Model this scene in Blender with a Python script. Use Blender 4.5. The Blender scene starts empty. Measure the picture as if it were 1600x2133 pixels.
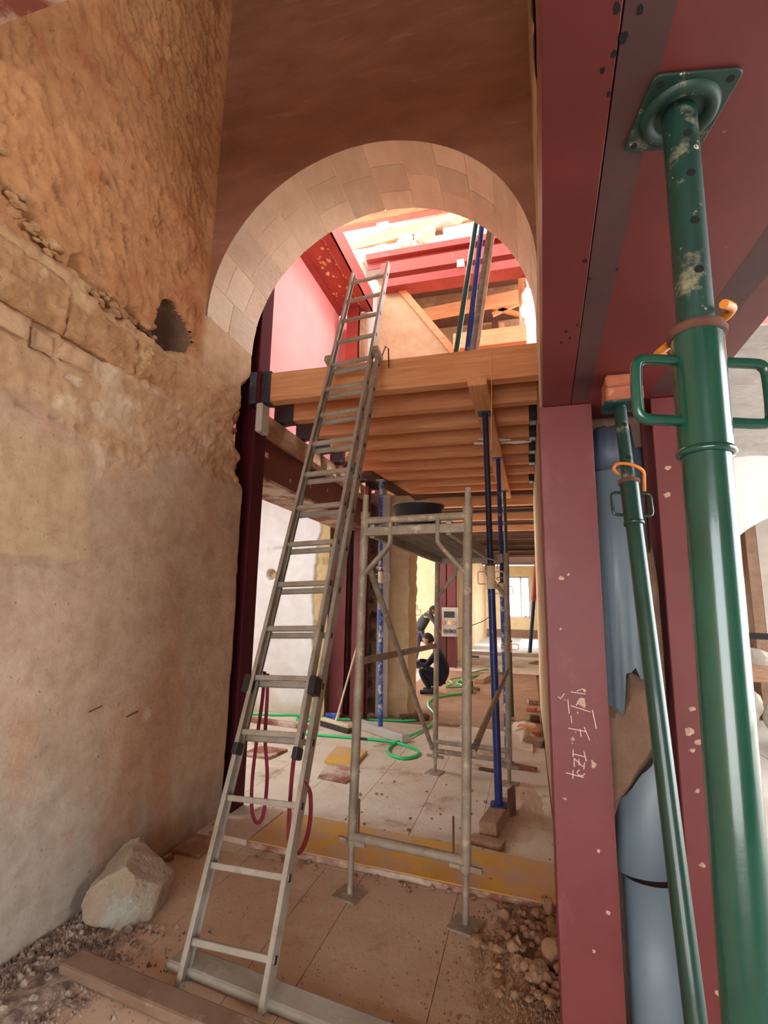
import bpy, bmesh, math, random
import numpy as np
from mathutils import Vector, Matrix
random.seed(7)
S = bpy.context.scene
COL = S.collection
V = Vector

# ------------------------------------------------------------------ camera
def aim(yaw, pitch, roll):
    y, p, r = (math.radians(a) for a in (yaw, pitch, roll))
    f = V((-math.sin(y) * math.cos(p), math.cos(y) * math.cos(p), math.sin(p)))
    r0 = V((math.cos(y), math.sin(y), 0)); u0 = r0.cross(f)
    rt = r0 * math.cos(r) + u0 * math.sin(r); up = -r0 * math.sin(r) + u0 * math.cos(r)
    return Matrix((rt, up, -f)).transposed()
cd = bpy.data.cameras.new('camera'); cam = bpy.data.objects.new('camera', cd); COL.objects.link(cam)
cd.sensor_fit = 'VERTICAL'; cd.sensor_height = 36.0; cd.lens = 1065.0 / 2133.0 * 36.0
cd.clip_start = 0.05; cd.clip_end = 300
cam.matrix_world = Matrix.Translation((0, 0, 1.6)) @ aim(15.7, 10.1, 1.0).to_4x4()
S.camera = cam

# ------------------------------------------------------------------ light
w = bpy.data.worlds.new('sky'); S.world = w; w.use_nodes = True
bg = w.node_tree.nodes['Background']
bg.inputs[0].default_value = (0.93, 0.96, 1.0, 1); bg.inputs[1].default_value = 3.4
sl = bpy.data.lights.new('sun', 'SUN'); sun = bpy.data.objects.new('sun', sl); COL.objects.link(sun)
sl.energy = 2.6; sl.angle = 0.01; sl.color = (1.0, 0.95, 0.86)
sun.rotation_euler = V((0.5, -0.24, 0.84)).to_track_quat('Z', 'Y').to_euler()
S.view_settings.view_transform = 'Standard'; S.view_settings.look = 'None'
S.view_settings.gamma = 1.0; S.view_settings.use_curve_mapping = False
S.view_settings.exposure = 1.5
S.cycles.max_bounces = 12; S.cycles.diffuse_bounces = 7

# ------------------------------------------------------------------ helpers
def lin(c):
    return tuple(((x / 255) / 12.92 if x / 255 <= 0.04045 else ((x / 255 + 0.055) / 1.055) ** 2.4) for x in c) + (1.0,)
MATS = {}
def M(name, c1, c2=None, sc=4.0, rough=0.85, metal=0.0, bump=0.3, bsc=None, stretch=(1, 1, 1), speck=None, world=False,
      dist=0.01, attr=False, spec=None, bias=(0.3, 0.7), detail=8, coat=0.0, trans=0.0, vary=None):
    m = bpy.data.materials.new(name); m.use_nodes = True; nt = m.node_tree; N = nt.nodes; L = nt.links
    b = N['Principled BSDF']; b.inputs['Roughness'].default_value = rough; b.inputs['Metallic'].default_value = metal
    if coat: b.inputs['Coat Weight'].default_value = coat; b.inputs['Coat Roughness'].default_value = 0.08
    if trans: b.inputs['Transmission Weight'].default_value = trans
    if spec is not None: b.inputs['Specular IOR Level'].default_value = spec
    if world: src = N.new('ShaderNodeNewGeometry').outputs['Position']
    else: src = N.new('ShaderNodeTexCoord').outputs['Object']
    mp = N.new('ShaderNodeMapping'); mp.inputs['Scale'].default_value = stretch; L.new(src, mp.inputs[0])
    n1 = N.new('ShaderNodeTexNoise'); n1.inputs['Scale'].default_value = sc; n1.inputs['Detail'].default_value = detail
    n1.inputs['Roughness'].default_value = 0.62; n1.inputs['Distortion'].default_value = 0.3
    L.new(mp.outputs[0], n1.inputs['Vector'])
    rp = N.new('ShaderNodeValToRGB'); rp.color_ramp.elements[0].position = bias[0]; rp.color_ramp.elements[1].position = bias[1]
    rp.color_ramp.elements[0].color = lin(c1); rp.color_ramp.elements[1].color = lin(c2 or c1)
    L.new(n1.outputs['Fac'], rp.inputs[0]); col = rp.outputs[0]
    if attr:
        at = N.new('ShaderNodeAttribute'); at.attribute_name = 'Col'
        mx = N.new('ShaderNodeMix'); mx.data_type = 'RGBA'; mx.blend_type = 'MULTIPLY'; mx.inputs[0].default_value = 1
        L.new(at.outputs['Color'], mx.inputs[6]); L.new(col, mx.inputs[7]); col = mx.outputs[2]
    for sp in (speck or []):
        scol, ssc, lo, hi = sp[:4]
        n2 = N.new('ShaderNodeTexNoise'); n2.inputs['Scale'].default_value = ssc; n2.inputs['Detail'].default_value = 6
        n2.inputs['Roughness'].default_value = 0.7
        if len(sp) > 4:
            mp2 = N.new('ShaderNodeMapping'); mp2.inputs['Scale'].default_value = sp[4]; L.new(src, mp2.inputs[0]); L.new(mp2.outputs[0], n2.inputs['Vector'])
        else: L.new(mp.outputs[0], n2.inputs['Vector'])
        mr = N.new('ShaderNodeMapRange'); mr.inputs[1].default_value = lo; mr.inputs[2].default_value = hi
        L.new(n2.outputs['Fac'], mr.inputs[0])
        mx = N.new('ShaderNodeMix'); mx.data_type = 'RGBA'; L.new(mr.outputs[0], mx.inputs[0]); L.new(col, mx.inputs[6])
        mx.inputs[7].default_value = lin(scol); col = mx.outputs[2]
    if vary:                                  # each piece its own tone
        oi = N.new('ShaderNodeObjectInfo'); mr = N.new('ShaderNodeMapRange'); mr.inputs[3].default_value = vary; mr.inputs[4].default_value = 1.0
        L.new(oi.outputs['Random'], mr.inputs[0]); mx = N.new('ShaderNodeMix'); mx.data_type = 'RGBA'; mx.blend_type = 'MULTIPLY'; mx.inputs[0].default_value = 1
        L.new(col, mx.inputs[6]); L.new(mr.outputs[0], mx.inputs[7]); col = mx.outputs[2]
    L.new(col, b.inputs['Base Color'])
    if bump:
        n3 = N.new('ShaderNodeTexNoise'); n3.inputs['Scale'].default_value = bsc or sc * 6; n3.inputs['Detail'].default_value = 9
        n3.inputs['Roughness'].default_value = 0.68
        L.new(mp.outputs[0], n3.inputs['Vector'])
        bp = N.new('ShaderNodeBump'); bp.inputs['Strength'].default_value = bump; bp.inputs['Distance'].default_value = dist
        L.new(n3.outputs['Fac'], bp.inputs['Height']); L.new(bp.outputs[0], b.inputs['Normal'])
    MATS[name] = m
    return m

class B:
    """collects geometry in world coordinates"""
    def __init__(s): s.v = []; s.f = []; s.sm = []
    def add(s, vs, fs, smooth=False):
        o = len(s.v); s.v += [V(v) for v in vs]; s.f += [tuple(i + o for i in f) for f in fs]; s.sm += [smooth] * len(fs); return s
    def box(s, x0, x1, y0, y1, z0, z1):
        return s.obox(((x0 + x1) / 2, (y0 + y1) / 2, (z0 + z1) / 2), (1, 0, 0), (0, 1, 0), (0, 0, 1), abs(x1 - x0) / 2, abs(y1 - y0) / 2, abs(z1 - z0) / 2)
    def obox(s, c, a, b, n, ha, hb, hn):
        c, a, b, n = V(c), V(a) * ha, V(b) * hb, V(n) * hn
        vs = [c + a * i + b * j + n * k for k in (-1, 1) for j in (-1, 1) for i in (-1, 1)]
        return s.add(vs, [(0, 2, 3, 1), (4, 5, 7, 6), (0, 1, 5, 4), (2, 6, 7, 3), (0, 4, 6, 2), (1, 3, 7, 5)])
    def bar(s, p0, p1, w, h, up=(0, 0, 1)):
        p0, p1 = V(p0), V(p1); d = (p1 - p0); l = d.length; d.normalize()
        side = d.cross(V(up)); side.normalize(); u = side.cross(d)
        return s.obox((p0 + p1) / 2, d, side, u, l / 2, w / 2, h / 2)
    def tube(s, p0, p1, r, n=14, r2=None, cap=True):
        p0, p1 = V(p0), V(p1); d = (p1 - p0).normalized(); r2 = r if r2 is None else r2
        a = d.orthogonal().normalized(); b = d.cross(a)
        vs = []
        for p, rr in ((p0, r), (p1, r2)):
            vs += [p + (a * math.cos(2 * math.pi * i / n) + b * math.sin(2 * math.pi * i / n)) * rr for i in range(n)]
        s.add(vs, [(i, (i + 1) % n, n + (i + 1) % n, n + i) for i in range(n)], True)
        if cap: s.add(vs, [tuple(range(n))[::-1], tuple(range(n, 2 * n))])
        return s
    def path(s, pts, r, n=8, closed=False, flat=None, smooth=True, sub=0):
        pts = [V(p) for p in pts]
        if sub: pts = spline(pts, sub, closed)
        m = len(pts); vs = []; a = None
        for i, p in enumerate(pts):
            q0 = pts[(i - 1) % m] if (closed or i > 0) else p; q1 = pts[(i + 1) % m] if (closed or i < m - 1) else p
            t = (q1 - q0).normalized()
            if a is None: a = t.orthogonal().normalized() if flat is None else (V(flat[0]) - t * V(flat[0]).dot(t)).normalized()
            else:
                if flat: a = V(flat[0])
                a = (a - t * a.dot(t)).normalized()
            b = t.cross(a); ra, rb = (r, r) if flat is None else (r, flat[1])
            vs += [p + a * math.cos(2 * math.pi * k / n) * ra + b * math.sin(2 * math.pi * k / n) * rb for k in range(n)]
        fs = []
        for i in range(m if closed else m - 1):
            j = (i + 1) % m
            fs += [(i * n + k, i * n + (k + 1) % n, j * n + (k + 1) % n, j * n + k) for k in range(n)]
        s.add(vs, fs, smooth)
        if not closed: s.add(vs, [tuple(range(n))[::-1], tuple(range((m - 1) * n, m * n))])
        return s
    def prism(s, pts, off):
        pts = [V(p) for p in pts]; off = V(off); n = len(pts)
        return s.add(pts + [p + off for p in pts], [tuple(range(n))[::-1], tuple(range(n, 2 * n))] + [(i, (i + 1) % n, n + (i + 1) % n, n + i) for i in range(n)])
    def ibeam(s, p0, p1, H, W, tf=0.014, tw=0.01, up=(0, 0, 1)):
        p0, p1 = V(p0), V(p1); d = (p1 - p0).normalized(); side = d.cross(V(up)).normalized(); u = side.cross(d)
        s.bar(p0 + u * (H / 2 - tf / 2), p1 + u * (H / 2 - tf / 2), W, tf, up); s.bar(p0 - u * (H / 2 - tf / 2), p1 - u * (H / 2 - tf / 2), W, tf, up)
        return s.bar(p0, p1, tw, H - 2 * tf, up)
    def lathe(s, c, prof, n=24, axis=(0, 0, 1)):
        c = V(c); d = V(axis).normalized(); a = d.orthogonal().normalized(); b = d.cross(a); vs = []
        for r, z in prof:
            vs += [c + d * z + (a * math.cos(2 * math.pi * i / n) + b * math.sin(2 * math.pi * i / n)) * r for i in range(n)]
        return s.add(vs, [(k * n + i, k * n + (i + 1) % n, (k + 1) * n + (i + 1) % n, (k + 1) * n + i) for k in range(len(prof) - 1) for i in range(n)], True)
    def rock(s, c, size, seed=0, sub=2, cuts=7, rough=0.06):
        rnd = random.Random(seed); bm = bmesh.new(); bmesh.ops.create_icosphere(bm, subdivisions=sub, radius=1)
        pl = []
        for i in range(cuts):
            d = V((rnd.gauss(0, 1), rnd.gauss(0, 1), rnd.gauss(0, 1))).normalized(); pl.append((d, rnd.uniform(0.5, 0.85)))
        ph = [rnd.uniform(0, 9) for _ in range(3)]
        for v in bm.verts:
            p = v.co.copy()
            for d, h in pl:
                k = p.dot(d)
                if k > h: p -= d * (k - h)
            p *= 1 + rough * (math.sin(p.x * 9 + ph[0]) * math.sin(p.y * 11 + ph[1]) + 0.6 * math.sin(p.z * 17 + ph[2] + p.x * 7))
            v.co = p
        rot = Matrix.Rotation(rnd.uniform(0, 6.28), 3, 'Z')
        vs = []
        for v in bm.verts:
            q = rot @ v.co; vs.append(V(c) + V((q.x * size[0], q.y * size[1], q.z * size[2])))
        s.add(vs, [tuple(v.index for v in f.verts) for f in bm.faces]); bm.free(); return s
    def mesh(s, name, loc=(0, 0, 0), bevel=0.0, seg=1):
        loc = V(loc); me = bpy.data.meshes.new(name)
        me.from_pydata([v - loc for v in s.v], [], s.f)
        me.polygons.foreach_set('use_smooth', s.sm)
        bm = bmesh.new(); bm.from_mesh(me)
        bmesh.ops.recalc_face_normals(bm, faces=bm.faces)
        if bevel:
            es = [e for e in bm.edges if len(e.link_faces) == 2 and e.calc_face_angle(0) > 0.6]
            bmesh.ops.bevel(bm, geom=es, offset=bevel, segments=seg, affect='EDGES', profile=0.5, clamp_overlap=True)
        bm.to_mesh(me); bm.free(); me.update(); return me

def spline(pts, sub, closed=False):
    out = []; m = len(pts)
    for i in range(m if closed else m - 1):
        g = lambda k: pts[k % m] if closed else pts[max(0, min(m - 1, k))]
        p0, p1, p2, p3 = g(i - 1), g(i), g(i + 1), g(i + 2)
        for k in range(sub):
            t = k / sub
            out.append(0.5 * ((2 * p1) + (p2 - p0) * t + (2 * p0 - 5 * p1 + 4 * p2 - p3) * t * t + (3 * p1 - p0 - 3 * p2 + p3) * t ** 3))
    if not closed: out.append(pts[-1])
    return out

def link(name, me, mat, parent=None, loc=(0, 0, 0)):
    o = bpy.data.objects.new(name, me); COL.objects.link(o)
    if mat is not None:
        me.materials.clear(); me.materials.append(MATS[mat] if isinstance(mat, str) else mat)
    if parent is not None: o.parent = parent; o.location = (0, 0, 0)
    else: o.location = loc
    return o
def wloc(o):
    l = V((0, 0, 0))
    while o is not None: l += V(o.location); o = o.parent
    return l
def tag(o, label=None, cat=None, group=None, kind=None):
    if label: o['label'] = label
    if cat: o['category'] = cat
    if group: o['group'] = group
    if kind: o['kind'] = kind
    return o
def thing(name, label, cat, loc, group=None):
    o = bpy.data.objects.new(name, None); COL.objects.link(o); o.location = loc; o.empty_display_size = 0.1
    return tag(o, label, cat, group)
def part(parent, name, b, mat, bevel=0.0, seg=1, label=None):
    o = link(name, b.mesh(name, wloc(parent), bevel, seg), mat, parent)
    if label: o['label'] = label
    return o
def solo(name, b, mat, label, cat, loc, group=None, bevel=0.0, seg=1):
    return tag(link(name, b.mesh(name, loc, bevel, seg), mat, None, loc), label, cat, group)
def struct(name, b, mat, bevel=0.0, label=None, loc=(0, 0, 0)):
    o = tag(link(name, b.mesh(name, loc, bevel), mat, None, loc), kind='structure')
    if label: o['label'] = label
    return o

# numpy value noise
def vnoise(x, y, seed=0):
    xi = np.floor(x).astype(np.int64); yi = np.floor(y).astype(np.int64); xf = x - xi; yf = y - yi
    def h(a, b):
        n = (a * 374761393 + b * 668265263 + seed * 974634777) & 0x7fffffff
        n = ((n ^ (n >> 13)) * 1274126177) & 0x7fffffff
        n = (n ^ (n >> 16)) & 0xffff
        return n / 32767.5 - 1
    u = xf * xf * (3 - 2 * xf); v = yf * yf * (3 - 2 * yf)
    return (h(xi, yi) * (1 - u) + h(xi + 1, yi) * u) * (1 - v) + (h(xi, yi + 1) * (1 - u) + h(xi + 1, yi + 1) * u) * v
def fbm(x, y, oct=5, seed=0, gain=0.55):
    r = 0; a = 1; t = 0
    for i in range(oct):
        r = r + a * vnoise(x * 2 ** i, y * 2 ** i, seed + i); t += a; a *= gain
    return r / t
def sstep(a, b, x): t = np.clip((x - a) / (b - a), 0, 1); return t * t * (3 - 2 * t)

def sheet(name, P, C, mat, parent=None, kind=None, flip=False, cut=None):
    """P (nu,nv,3) grid of world points, C optional (nu,nv,3) colours"""
    nu, nv = P.shape[:2]; me = bpy.data.meshes.new(name)
    idx = np.arange(nu * nv).reshape(nu, nv)
    q = np.stack([idx[:-1, :-1], idx[1:, :-1], idx[1:, 1:], idx[:-1, 1:]], -1).reshape(-1, 4)
    if cut is not None: q = q[~(cut.ravel()[q].any(1))]
    if flip: q = q[:, ::-1]
    me.from_pydata(P.reshape(-1, 3).tolist(), [], q.tolist())
    me.polygons.foreach_set('use_smooth', [True] * len(q))
    if C is not None:
        ca = me.color_attributes.new('Col', 'FLOAT_COLOR', 'POINT')
        cc = np.ones((nu * nv, 4), np.float32); cc[:, :3] = C.reshape(-1, 3); ca.data.foreach_set('color', cc.ravel())
    o = link(name, me, mat, parent)
    if kind: o['kind'] = kind
    return o

# ------------------------------------------------------------------ materials
M('white_ground', (255, 255, 255), (225, 222, 215), sc=5, bump=0)
M('rubble_wall', (255, 255, 255), (222, 212, 204), sc=9, bump=0.5, bsc=40, attr=True, world=True, dist=0.02, rough=0.95,
  speck=[((110, 72, 50), 45, 0.63, 0.70)])
M('white_relief', (255, 255, 255), (236, 234, 230), sc=4, bump=0.2, bsc=30, attr=True, world=True, dist=0.01, rough=0.95)
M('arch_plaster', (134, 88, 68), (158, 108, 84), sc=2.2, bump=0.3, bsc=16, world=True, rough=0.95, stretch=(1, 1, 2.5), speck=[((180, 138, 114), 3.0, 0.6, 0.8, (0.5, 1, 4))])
M('arch_stone', (246, 230, 206), (230, 210, 182), sc=5, bump=0.9, bsc=20, rough=0.95, world=True, stretch=(1, 0.5, 1), dist=0.015, speck=[((250, 236, 216), 9, 0.55, 0.75)], vary=0.78)
M('mortar', (244, 226, 200), (224, 200, 172), sc=12, bump=0.5, world=True, rough=0.95)
M('plaster_beige', (206, 178, 142), (182, 152, 116), sc=3, bump=0.6, bsc=14, world=True, rough=0.95, dist=0.03)
M('plaster_white', (226, 226, 222), (206, 205, 200), sc=2.5, bump=0.5, bsc=12, world=True, rough=0.95, speck=[((180, 176, 168), 5, 0.60, 0.75)], dist=0.02)
M('plaster_cream', (238, 218, 176), (222, 198, 152), sc=2, bump=0.25, bsc=14, world=True, rough=0.95)
M('plaster_grey', (198, 190, 178), (176, 168, 156), sc=3, bump=0.5, bsc=20, world=True, rough=0.95)
M('render_grey', (196, 192, 186), (168, 163, 157), sc=6, bump=0.9, bsc=24, world=True, rough=1, stretch=(1, 1, 3), dist=0.03)
M('pink_paint', (240, 160, 156), (234, 148, 146), sc=1.5, bump=0.1, world=True, rough=0.9)
M('rough_stone', (206, 178, 132), (172, 140, 98), sc=7, bump=1.0, bsc=14, world=True, rough=1, dist=0.05, speck=[((120, 92, 62), 20, 0.62, 0.72)])
M('dark_stone', (120, 88, 66), (74, 50, 40), sc=7, bump=1.0, bsc=12, world=True, rough=1, dist=0.05)
M('white_stone', (238, 228, 200), (214, 200, 164), sc=6, bump=0.9, bsc=14, rough=1, dist=0.03)
M('red_steel', (110, 44, 44), (92, 36, 37), sc=3, rough=0.45, bump=0.12, bsc=30, world=True, dist=0.004,
  speck=[((190, 150, 142), 22, 0.71, 0.77), ((134, 82, 80), 2.6, 0.62, 0.9)])
M('red_steel_dusty', (104, 35, 37), (113, 48, 48), sc=2.4, rough=0.5, bump=0.15, bsc=40, world=True, dist=0.004,
  speck=[((206, 174, 164), 26, 0.67, 0.73), ((140, 88, 84), 3.2, 0.58, 0.9, (1, 1, 0.6))])
M('red_steel_bright', (164, 64, 50), (140, 48, 42), sc=4, rough=0.6, bump=0.15, bsc=30, world=True, speck=[((216, 176, 150), 9, 0.66, 0.74)])
M('weld_burn', (66, 44, 42), (80, 50, 48), sc=9, rough=0.6, bump=0.1, world=True)
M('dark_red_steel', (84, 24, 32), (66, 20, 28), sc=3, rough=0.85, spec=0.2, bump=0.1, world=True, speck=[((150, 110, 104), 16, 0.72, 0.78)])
M('burn_and_hole_black', (14, 10, 10), rough=0.9, bump=0)  # burn marks, plus black discs painted for the dark inside open holes
M('chalk', (222, 196, 190), rough=1, bump=0)
M('mortar_splat', (206, 176, 154), (180, 150, 130), sc=20, rough=1, bump=0.6)
M('green_paint', (10, 78, 63), (7, 60, 51), sc=5, rough=0.2, bump=0.1, bsc=60, dist=0.003, coat=0.6, speck=[((110, 150, 132), 40, 0.71, 0.75)])
M('green_worn', (12, 58, 48), (7, 42, 37), sc=8, rough=0.5, bump=0.3, bsc=60, dist=0.003, speck=[((132, 128, 104), 16, 0.56, 0.68), ((190, 180, 150), 55, 0.64, 0.69)])
M('green_thin', (10, 64, 54), (6, 48, 42), sc=6, rough=0.3, bump=0.1, coat=0.4, speck=[((150, 165, 150), 30, 0.70, 0.75)])
M('blue_paint', (22, 46, 120), (14, 30, 84), sc=6, rough=0.4, bump=0.1, speck=[((150, 160, 180), 14, 0.62, 0.72)])
M('blue_dark', (26, 34, 70), (18, 24, 54), sc=6, rough=0.5, bump=0.1)
M('blue_worn', (44, 84, 170), (24, 52, 130), sc=5, rough=0.5, bump=0.2, speck=[((198, 204, 214), 7, 0.50, 0.60)])
M('cream_paint', (226, 204, 172), (206, 178, 146), sc=10, rough=0.6, bump=0.1)
M('rust', (112, 72, 56), (84, 54, 44), sc=20, rough=0.9, bump=0.4)
M('orange_pin', (222, 138, 44), (196, 106, 30), sc=14, rough=0.5, bump=0.2)
M('aluminium', (176, 170, 160), (148, 138, 124), sc=4, rough=0.42, metal=0.3, bump=0.1, bsc=50, speck=[((140, 116, 92), 9, 0.52, 0.75)])
M('aluminium_warm', (168, 152, 130), (134, 116, 96), sc=6, rough=0.5, metal=0.45, bump=0.15, speck=[((210, 200, 184), 14, 0.6, 0.7)])
M('black_plastic', (34, 34, 38), (24, 24, 28), sc=8, rough=0.55, bump=0.2)
M('black_film', (52, 52, 60), (20, 20, 26), sc=5, rough=0.25, bump=0.9, bsc=9, dist=0.03)
M('strap_red', (132, 34, 46), (104, 24, 36), sc=20, rough=0.9, bump=0.3)
M('galvanised', (168, 154, 136), (128, 114, 99), sc=9, rough=0.6, metal=0.12, bump=0.35, bsc=60, dist=0.004, speck=[((200, 182, 156), 14, 0.55, 0.7), ((100, 74, 58), 20, 0.63, 0.74)])
M('deck_alu', (172, 164, 152), (140, 130, 118), sc=5, rough=0.5, metal=0.4, bump=0.2)
M('grey_planks', (140, 134, 126), (96, 90, 84), sc=6, rough=0.9, bump=0.5, stretch=(0.3, 3, 3))
for ax, st in (('x', (0.5, 8, 8)), ('y', (8, 0.5, 8)), ('z', (8, 8, 0.5))):
    M('pine_' + ax, (226, 168, 120), (188, 120, 76), sc=4, rough=0.75, bump=0.25, bsc=9, stretch=st, world=True, dist=0.004, bias=(0.25, 0.75), speck=[((120, 62, 36), 9, 0.70, 0.75, (1.2, 1.2, 1.2)), ((206, 132, 84), 2.2, 0.5, 0.8, (1, 1, 1))])
    M('old_wood_' + ax, (110, 74, 54), (72, 46, 36), sc=5, rough=0.9, bump=0.4, stretch=st, world=True)
    M('dusty_wood_' + ax, (176, 142, 112), (140, 104, 80), sc=5, rough=0.9, bump=0.4, stretch=st, world=True, speck=[((206, 186, 160), 4, 0.5, 0.8, (1, 1, 1))])
M('yellow_board', (226, 176, 74), (206, 152, 62), sc=3, rough=0.8, bump=0.3, bsc=40, world=True, speck=[((200, 164, 130), 3.6, 0.42, 0.58), ((120, 88, 66), 34, 0.66, 0.73)])
M('red_board', (150, 86, 70), (122, 66, 54), sc=4, rough=0.85, bump=0.3, world=True, speck=[((206, 186, 166), 3.5, 0.42, 0.6)])
M('dust_floor', (216, 192, 168), (194, 166, 142), sc=1.6, rough=0.95, bump=0.5, bsc=30, world=True, dist=0.012, speck=[((176, 142, 118), 5, 0.56, 0.75), ((118, 92, 76), 48, 0.68, 0.75), ((226, 208, 190), 2.4, 0.56, 0.75)])
M('pale_floor', (230, 218, 200), (200, 176, 148), sc=1.1, rough=0.95, bump=0.6, bsc=22, world=True, dist=0.02, speck=[((156, 116, 86), 2.2, 0.56, 0.70), ((118, 88, 68), 40, 0.66, 0.74), ((234, 228, 216), 1.6, 0.60, 0.74)])
M('dirt', (176, 140, 108), (146, 110, 82), sc=4, rough=1, bump=0.8, bsc=26, world=True, dist=0.03)
M('white_floor', (214, 208, 200), (186, 178, 170), sc=1.4, rough=0.7, bump=0.3, bsc=18, world=True, speck=[((140, 130, 122), 4, 0.62, 0.75)])
M('rock', (206, 180, 146), (162, 130, 98), sc=6, rough=1, bump=0.9, bsc=22, dist=0.03, speck=[((228, 220, 200), 4, 0.55, 0.7)])
M('rubble', (176, 138, 106), (138, 102, 78), sc=14, rough=1, bump=0.7, bsc=60)
M('gravel_dark', (186, 168, 152), (112, 92, 84), sc=16, rough=1, bump=0.7, world=True, bias=(0.4, 0.6))
M('boulder', (216, 196, 168), (184, 156, 126), sc=5, rough=1, bump=1.0, bsc=26, dist=0.04, speck=[((150, 118, 92), 12, 0.58, 0.68), ((214, 214, 200), 2.6, 0.52, 0.62)])
M('sill_grey', (150, 124, 104), (128, 100, 80), sc=4, rough=0.95, bump=0.5, world=True, speck=[((196, 182, 162), 5, 0.58, 0.72)])
M('profile_grey', (182, 180, 168), (152, 144, 130), sc=4, rough=0.7, bump=0.3, world=True, speck=[((206, 202, 190), 5, 0.55, 0.7)])
M('hose_green', (40, 208, 120), (30, 190, 104), sc=6, rough=0.4, bump=0)
M('hose_dusty', (104, 170, 96), (88, 150, 84), sc=6, rough=0.6, bump=0)
M('blue_tape', (40, 80, 180), (220, 226, 240), sc=10, rough=0.6, bump=0, bias=(0.5, 0.56))
M('broom_head', (226, 212, 178), (206, 188, 152), sc=6, rough=0.7, bump=0.1)
M('bristle', (44, 42, 40), (86, 80, 72), sc=40, rough=0.9, bump=0.6, stretch=(1, 1, 0.2))
M('terracotta', (196, 112, 78), (168, 90, 62), sc=6, rough=0.9, bump=0.4, world=True)
M('tile_cream', (250, 226, 188), (236, 200, 156), sc=6, rough=0.9, bump=0.2, world=True)
M('pvc_blue', (134, 152, 162), (120, 140, 152), sc=3, rough=0.45, bump=0.05, world=True)
M('pvc_dark', (92, 102, 120), (80, 90, 108), sc=3, rough=0.5, bump=0.05, world=True)
M('mortar_brown', (166, 134, 112), (136, 106, 88), sc=8, rough=1, bump=0.9, bsc=30, world=True, dist=0.02)
M('brick_red', (186, 112, 84), (160, 92, 70), sc=10, rough=0.95, bump=0.5, speck=[((206, 150, 116), 30, 0.6, 0.7)])
M('navy_cloth', (22, 26, 40), (12, 14, 24), sc=10, rough=0.95, bump=0.3)
M('grey_cloth', (70, 70, 74), (52, 52, 56), sc=10, rough=0.95, bump=0.3)
M('jeans', (104, 100, 116), (84, 80, 98), sc=12, rough=0.95, bump=0.3)
M('skin', (168, 112, 92), (148, 92, 76), sc=8, rough=0.6, bump=0.05)
M('hair', (22, 18, 18), (34, 26, 24), sc=30, rough=0.8, bump=0.5)
M('emblem_yellow', (222, 190, 92), rough=0.7, bump=0)
M('shoe', (30, 28, 30), rough=0.8, bump=0.1)
M('panel_grey', (176, 170, 160), (160, 154, 144), sc=6, rough=0.5, bump=0.05)
M('panel_dark', (44, 46, 40), rough=0.3, bump=0)
M('socket_grey', (84, 82, 76), rough=0.5, bump=0)
M('label_red', (190, 60, 56), rough=0.6, bump=0)
M('label_yellow', (222, 200, 120), rough=0.6, bump=0)
M('white_frame', (240, 240, 238), rough=0.4, bump=0)
M('dark_frame', (60, 58, 58), rough=0.4, bump=0)
M('glass', (235, 245, 245), rough=0.05, bump=0, trans=1.0)
M('extinguisher', (176, 62, 44), rough=0.4, bump=0)
M('orange_tag', (250, 92, 40), rough=0.6, bump=0)
M('fan_white', (214, 216, 206), rough=0.5, bump=0)
M('twine', (220, 190, 140), rough=0.9, bump=0)
# ================================================================== STRUCTURE
XL, YA, YB, XC, ZC, RA = -2.28, 3.06, 3.72, -1.08, 3.72, 1.2
struct('ground', B().box(-60, 60, -60, 90, -0.4, -0.36), 'white_ground')
fl = struct('floor', B().box(-3.0, 9, -4, 26, -0.3, -0.035), 'dirt')
def board(parent, name, x0, x1, y0, y1, mat, z1=0.0, th=0.035, skew=0.0, bevel=0.004):
    return part(parent, name, B().prism([(x0, y0, z1 - th), (x1, y0, z1 - th), (x1 + skew, y1, z1 - th), (x0 + skew, y1, z1 - th)], (0, 0, th)), mat, bevel)
# near floor sheets with open joints
xs = [-2.27, -1.755, -1.245, -0.995, -0.43, 0.13, 0.64]
for i in range(len(xs) - 1):
    for (ya, yb) in ((-1.2, 0.6), (0.606, 1.93 + 0.1 * (i % 2)), (1.936 + 0.1 * (i % 2), 3.25)):
        if xs[i] > 0.1 and yb > 2.0: yb = 2.0
        board(fl, 'floor_sheet', xs[i] + 0.0015, xs[i + 1] - 0.0015, ya, yb, 'dust_floor', bevel=0.002)
xs2 = [-5.9, -5.3, -4.7, -4.1, -3.5, -2.9, -2.36, -1.86, -1.37, -0.86, -0.38, 0.13]
for i in range(len(xs2) - 1):
    for j, (ya, yb) in enumerate(((3.255, 7.14),)):
        if xs2[i + 1] < -2.3 and ya < 3.7: ya = 3.76
        board(fl, 'floor_sheet', xs2[i] + 0.0012, xs2[i + 1] - 0.0012, ya, yb, 'pale_floor', bevel=0.002)
for i in range(8):
    for (ya, yb) in ((-1.5, 1.9), (1.905, 5.5), (5.505, 9.4)):
        board(fl, 'floor_sheet', 0.66 + i * 0.9 if i else 0.66, 0.66 + (i + 1) * 0.9 - 0.006, ya, yb, 'white_floor')
board(fl, 'earth_floor', -2.3, 0.13, 7.15, 13.0, 'dirt'); board(fl, 'earth_floor', -2.3, 1.3, 13.01, 17.0, 'pale_floor', z1=0.03)
board(fl, 'far_floor', -2.3, 1.3, 17.01, 25.0, 'white_floor', z1=0.14, th=0.15)
board(fl, 'court_floor', -9, -2.3, 7.9, 25.0, 'white_floor', z1=-0.02); board(fl, 'court_floor', -9, -5.91, 3.76, 7.14, 'pale_floor')

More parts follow.
